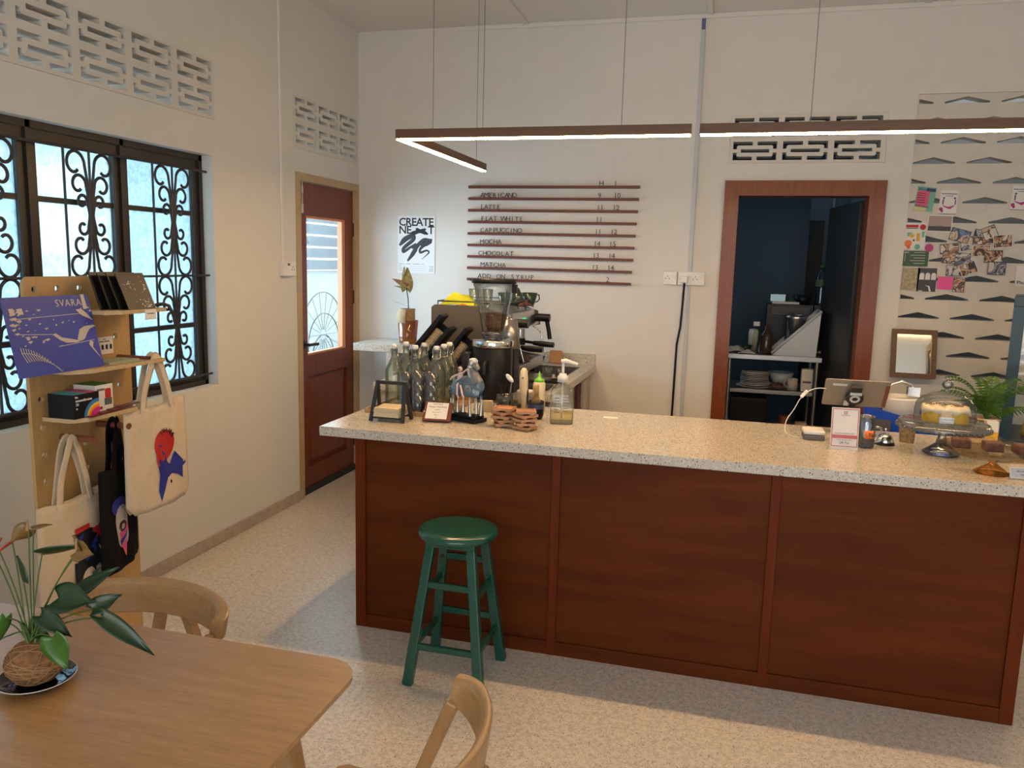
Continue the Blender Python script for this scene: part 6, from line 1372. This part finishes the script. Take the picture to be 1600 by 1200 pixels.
sheet('postcard', 'black postcard with three white arched windows', 'postcard', 1.181, 1.523, 0.110, 0.148, 'dk', [('white_arches', 'paper', multi(*[(lambda cx: (lambda g: g.prism([(cx - .014, .075), (cx + .014, .075), (cx + .014, .105)] + [(cx + .014 * math.cos(PI * i / 8), .105 + .014 * math.sin(PI * i / 8)) for i in range(1, 8)] + [(cx - .014, .105)], 0, .0003)))(c_) for c_ in (-.030, .004, .038)], lambda g: g.prism([(-.008, .04), (.02, .035), (.03, 0.002), (.02, .0), (.012, .03)], 0, .0003), R_(-.045, -.02, .002, .006)))])
sheet('sticky_note', 'hot pink note stuck below the photo cluster', 'note', 1.286, 1.540, 0.088, 0.080, 'pinknote', None, rot=math.radians(2), lift=0.002)
warm = [(0.02, 0.012, 0.012), (0.30, 0.13, 0.06), (0.55, 0.38, 0.26), (0.10, 0.05, 0.03), (0.62, 0.56, 0.48)]
cool = [(0.015, 0.015, 0.02), (0.10, 0.12, 0.16), (0.42, 0.40, 0.42), (0.04, 0.05, 0.10), (0.55, 0.50, 0.45)]
blue_ = [(0.03, 0.10, 0.32), (0.45, 0.24, 0.12), (0.55, 0.50, 0.48), (0.06, 0.04, 0.05), (0.10, 0.22, 0.42)]
pl = [(1.367, 1.525, .066, .092, 2, warm, 'sepia snapshot right of the pink note'), (1.335, 1.840, .115, .078, 14, blue_, 'snapshot with blue cap, top left of the photo cluster'), (1.295, 1.765, .105, .062, -6, warm, 'snapshot at the far left of the photo cluster'), (1.300, 1.703, .092, .072, 4, warm, 'orange toned snapshot below the far left one'),
      (1.370, 1.694, .088, .076, 2, cool, 'dark snapshot in the lower middle of the cluster'), (1.335, 1.626, .100, .068, 0, cool, 'black snapshot at the bottom of the cluster'), (1.425, 1.640, .095, .075, -24, warm, 'tilted bright snapshot at the bottom of the cluster'), (1.400, 1.790, .080, .080, -12, cool, 'grey snapshot in the middle of the cluster'),
      (1.470, 1.815, .100, .055, -3, warm, 'snapshot of faces in the upper middle of the cluster'), (1.475, 1.752, .105, .068, -4, warm, 'skin toned snapshot in the centre of the cluster'), (1.525, 1.862, .080, .078, -25, warm, 'tilted snapshot at the top right of the cluster'), (1.590, 1.808, .105, .078, -6, warm, 'white bordered snapshot at the right end of the cluster'),
      (1.545, 1.717, .102, .072, -3, warm, 'brown snapshot low in the right half of the cluster'), (1.568, 1.640, .100, .078, 1, cool, 'lone dusky snapshot below the cluster'), (1.455, 1.870, .070, .045, 10, cool, 'small grey snapshot at the top middle of the cluster')]
for k, (cx, z0, w, h, rt_, pal, lab) in enumerate(pl):
    sheet('photo_print', lab, 'photo', cx, z0, w, h, 'paper' if k in (6, 9, 11) else 'dk', [('picture', photo_mat(k + 1, pal, 12), R_(-w / 2 + .003, w / 2 - .003, .003, h - .003))], rot=math.radians(rt_), lift=0.0016 * (k % 7) + 0.0005, group='snapshots on the breeze block wall')
sheet('notice', 'white notice with black letters at the right edge of the photo', 'notice', 1.745, 1.575, 0.13, 0.125, 'paper', [('lettering', 'ink', multi(txt('Please', -.055, .012, .030)))])

# ================================================================ KITCHEN THINGS
t = thing('kitchen_rack', 'steel kitchen rack table with two lower shelves in the doorway', 'rack', (0.315, 6.55, 0))
G().box(-0.36, 0.345, -0.26, 0.26, 0.965, 1.0).build('rack_top', 'steel', t, bev=0.002)
for z in (0.735, 0.42): G().box(-0.325, 0.325, -0.24, 0.24, z - 0.028, z).build('rack_shelf', 'steel', t, bev=0.002)
for sx in (-0.31, 0.315):
    for sy_ in (-0.245, 0.245): G().at(T(sx, sy_ * 1.03, 0)).cyl(0.016, 0, 0.9645, 12).build('leg', 'steel', t)
KZ = 1.0005
t = thing('white_basin', 'white plastic basin tipped up on the kitchen rack', 'basin', (0.485, 6.50, KZ))
# tilted tub, triangular side
G().add([(-0.17, -0.14, 0.0), (0.135, -0.14, 0.0), (0.15, -0.14, 0.33), (-0.17, -0.10, 0.025), (-0.17, 0.14, 0.0), (0.135, 0.14, 0.0), (0.15, 0.14, 0.33), (-0.17, 0.10, 0.025)],
        [(0, 1, 2, 3), (7, 6, 5, 4), (0, 4, 5, 1), (1, 5, 6, 2)]).build('tub', mat('bluish_white_plastic', (0.62, 0.70, 0.76), 0.4), t, solid=0.006)
G().tube([(-0.175, -0.145, 0.015), (0.15, -0.145, 0.335), (0.155, 0.145, 0.335), (-0.175, 0.145, 0.015)], 0.011, 8, closed=True).build('rim', mat('basin_rim_plastic', (0.66, 0.73, 0.78), 0.35), t)
t = thing('steel_canister', 'shiny steel canister standing in the tipped basin', 'canister', (0.475, 6.52, KZ + 0.05)); G().lathe([(0, 0), (0.075, 0), (0.075, 0.22), (0.08, 0.235), (0.06, 0.25), (0, 0.255)], 24).build('body', 'steel', t)
t = thing('counter_oven', 'black countertop oven behind the basin on the rack', 'oven', (0.45, 6.73, KZ)); G().box(-0.19, 0.155, -0.07, 0.07, 0.0, 0.37).build('body', 'black', t, bev=0.004)
g = G()
for k in range(6): g.box(-0.15, 0.13, -0.0715, -0.0705, 0.29 + .010 * k, 0.294 + .010 * k)
g.build('vent_slots', 'grey', t)
OZ = KZ + 0.3705
t = thing('glass_dish', 'small green tinted glass dish on top of the oven', 'dish', (0.34, 6.72, OZ + 0.018)); G().box(-0.055, 0.055, -0.04, 0.04, 0, 0.004).box(-0.055, 0.055, -0.04, -0.036, 0.0042, 0.055).box(-0.055, -0.051, -0.036, 0.04, 0.0042, 0.055).box(0.051, 0.055, -0.036, 0.04, 0.0042, 0.055).build('dish', glass('green_tint_glass', (0.6, 0.85, 0.78), 0.6), t)
t = single(G().box(-0.10, 0.10, -0.05, 0.05, 0, 0.017), 'white_box', 'paper', 'flat white box on top of the oven', 'box', (0.40, 6.72, OZ), 0)
t = single(G().lathe([(0, 0), (0.05, 0), (0.075, 0.07), (0.07, 0.07), (0.045, 0.006), (0, 0.006)], 24), 'black_bowl', 'black', 'black bowl on top of the oven beside the water bottle', 'bowl', (0.525, 6.72, OZ))
t = single(cloth(G(), 0.08, 0.06, 0.03, 6), 'green_herbs', 'leafg', 'bunch of green leaves on the flat white box', 'herbs', (0.44, 6.71, OZ + 0.0175), 0, solid=0.002)
t = thing('water_bottle', 'ridged clear water bottle with green label beside the oven', 'bottle', (0.655, 6.72, OZ - 0.0005))
G().lathe([(0, 0), (0.04, 0), (0.042, 0.02), (0.038, 0.04), (0.042, 0.06), (0.038, 0.08), (0.042, 0.10), (0.038, 0.12), (0.042, 0.14), (0.042, 0.20), (0.036, 0.23), (0.014, 0.27), (0.014, 0.285), (0, 0.285)], 20).build('bottle_body', glass('bluish_plastic', (0.75, 0.86, 0.92), 0.7), t)
G().lathe([(0.0428, 0.142), (0.0428, 0.195)], 20).build('green_label', 'greencard', t); G().lathe([(0, 0.2855), (0.016, 0.2855), (0.016, 0.305), (0, 0.306)], 14).build('cap', 'leafg', t)
G().box(-0.04, 0.035, -0.03, 0.03, -0.38, -0.001).build('stand_box', 'black', t)
t = thing('amber_bottle', 'brown glass bottle on the kitchen rack', 'bottle', (0.265, 6.42, KZ)); G().lathe([(0, 0), (0.042, 0), (0.044, 0.02), (0.044, 0.13), (0.03, 0.165), (0.016, 0.18), (0.016, 0.21), (0, 0.21)], 20).build('bottle_body', mat('brown_glass', (0.06, 0.03, 0.015), 0.15), t)
t = thing('spray_bottle', 'clear spray bottle behind the brown bottle', 'bottle', (0.195, 6.50, KZ)); G().lathe([(0, 0), (0.03, 0), (0.03, 0.14), (0.012, 0.18), (0.012, 0.20), (0, 0.2)], 18).build('bottle_body', 'water', t); G().box(-0.03, 0.018, -0.009, 0.009, 0.2002, 0.235).build('trigger_head', 'white', t, bev=0.004)
t = thing('white_jug', 'pale rounded jug at the back of the rack', 'jug', (0.175, 6.64, KZ)); G().lathe([(0, 0), (0.035, 0), (0.04, 0.14), (0.032, 0.165), (0, 0.17)], 18).build('body', 'white', t)
t = single(G().lathe([(0, 0), (0.04, 0), (0.055, 0.045), (0.05, 0.045), (0.035, 0.006), (0, 0.006)], 20), 'green_bowl', 'leafd', 'small dark green bowl behind the folded towels', 'bowl', (0.115, 6.56, KZ))
single(cloth(G(), 0.15, 0.14, 0.055, 12), 'kitchen_towel', 'towel', 'crumpled pale towel at the left of the kitchen rack', 'towel', (0.045, 6.46, KZ), 0.1, solid=0.004)
single(cloth(G(), 0.13, 0.09, 0.03, 14), 'kitchen_towel', 'towel', 'second pale towel in front of the crumpled one', 'towel', (0.13, 6.35, KZ), -0.1, solid=0.004)
# middle shelf
MZ = 0.7355
first = None
for k in range(9):
    lab = 'dinner plate %s in the stack on the middle rack shelf' % ['at the very bottom', 'second from the bottom', 'third from the bottom', 'fourth from the bottom', 'in the middle', 'fourth from the top', 'third from the top', 'second from the top', 'at the very top'][k]
    r = 0.135 if k < 1 else 0.112 - 0.001 * k
    g = G().lathe([(0, 0), (r * 0.6, 0), (r, 0.010), (r, 0.0125), (r * 0.6, 0.003), (0, 0.003)], 32)
    single(g, 'dinner_plate', 'white' if k % 3 else 'towel', lab, 'plate', (0.20 + .003 * math.sin(k), 6.46, MZ + 0.0135 * k), 0, 'dinner plates on the rack')
t = thing('rack_mug', 'pale mug on the middle rack shelf', 'mug', (0.475, 6.40, MZ)); G().lathe([(0, 0), (0.038, 0), (0.037, 0.088), (0.034, 0.088), (0.034, 0.005), (0, 0.005)], 22).build('body', 'towel', t); G().tube([(-0.036, 0, 0.07), (-0.058, 0, 0.065), (-0.06, 0, 0.035), (-0.036, 0, 0.02)], 0.005, 7).build('handle', 'towel', t)
t = thing('tall_carton', 'tall white carton at the right of the middle rack shelf', 'carton', (0.575, 6.42, MZ)); G().box(-0.04, 0.04, -0.04, 0.04, 0, 0.165).build('body', 'paper', t, bev=0.001); G().box(-0.03, 0.03, -0.0408, -0.0401, 0.06, 0.075).build('print_band', 'grey', t)
t = single(G().lathe([(0, 0), (0.06, 0), (0.10, 0.10), (0.096, 0.10), (0.056, 0.005), (0, 0.005)], 28), 'mixing_bowl', mat('pale_blue_enamel', (0.5, 0.6, 0.66), 0.3), 'pale blue mixing bowl at the back of the middle shelf', 'bowl', (0.405, 6.66, MZ))
single(cloth(G(), 0.14, 0.10, 0.06, 21), 'kitchen_towel', 'towelr', 'patterned cloth between the plates and the mug', 'towel', (0.375, 6.44, MZ), 0, solid=0.003)
# lower shelf
LZ2 = 0.4205
t = thing('dark_crate', 'large black crate on the lowest rack shelf', 'crate', (0.16, 6.5, LZ2)); G().box(-0.13, 0.14, -0.15, 0.15, 0, 0.24).build('body', 'black', t, bev=0.006)
t = thing('food_tin', 'dull red tin on the lowest rack shelf', 'tin', (0.44, 6.42, LZ2)); G().cyl(0.045, 0, 0.11, 20).build('body', mat('dull_red_tin', (0.20, 0.06, 0.05), 0.5), t, bev=0.002)
t = thing('food_packet', 'beige and green packet on the lowest rack shelf', 'packet', (0.56, 6.42, LZ2)); G().box(-0.045, 0.04, -0.03, 0.03, 0, 0.07).build('body', 'tan', t, bev=0.003); G().box(-0.044, 0.039, -0.0312, -0.0302, 0.01, 0.035).build('green_band', 'greencard', t)
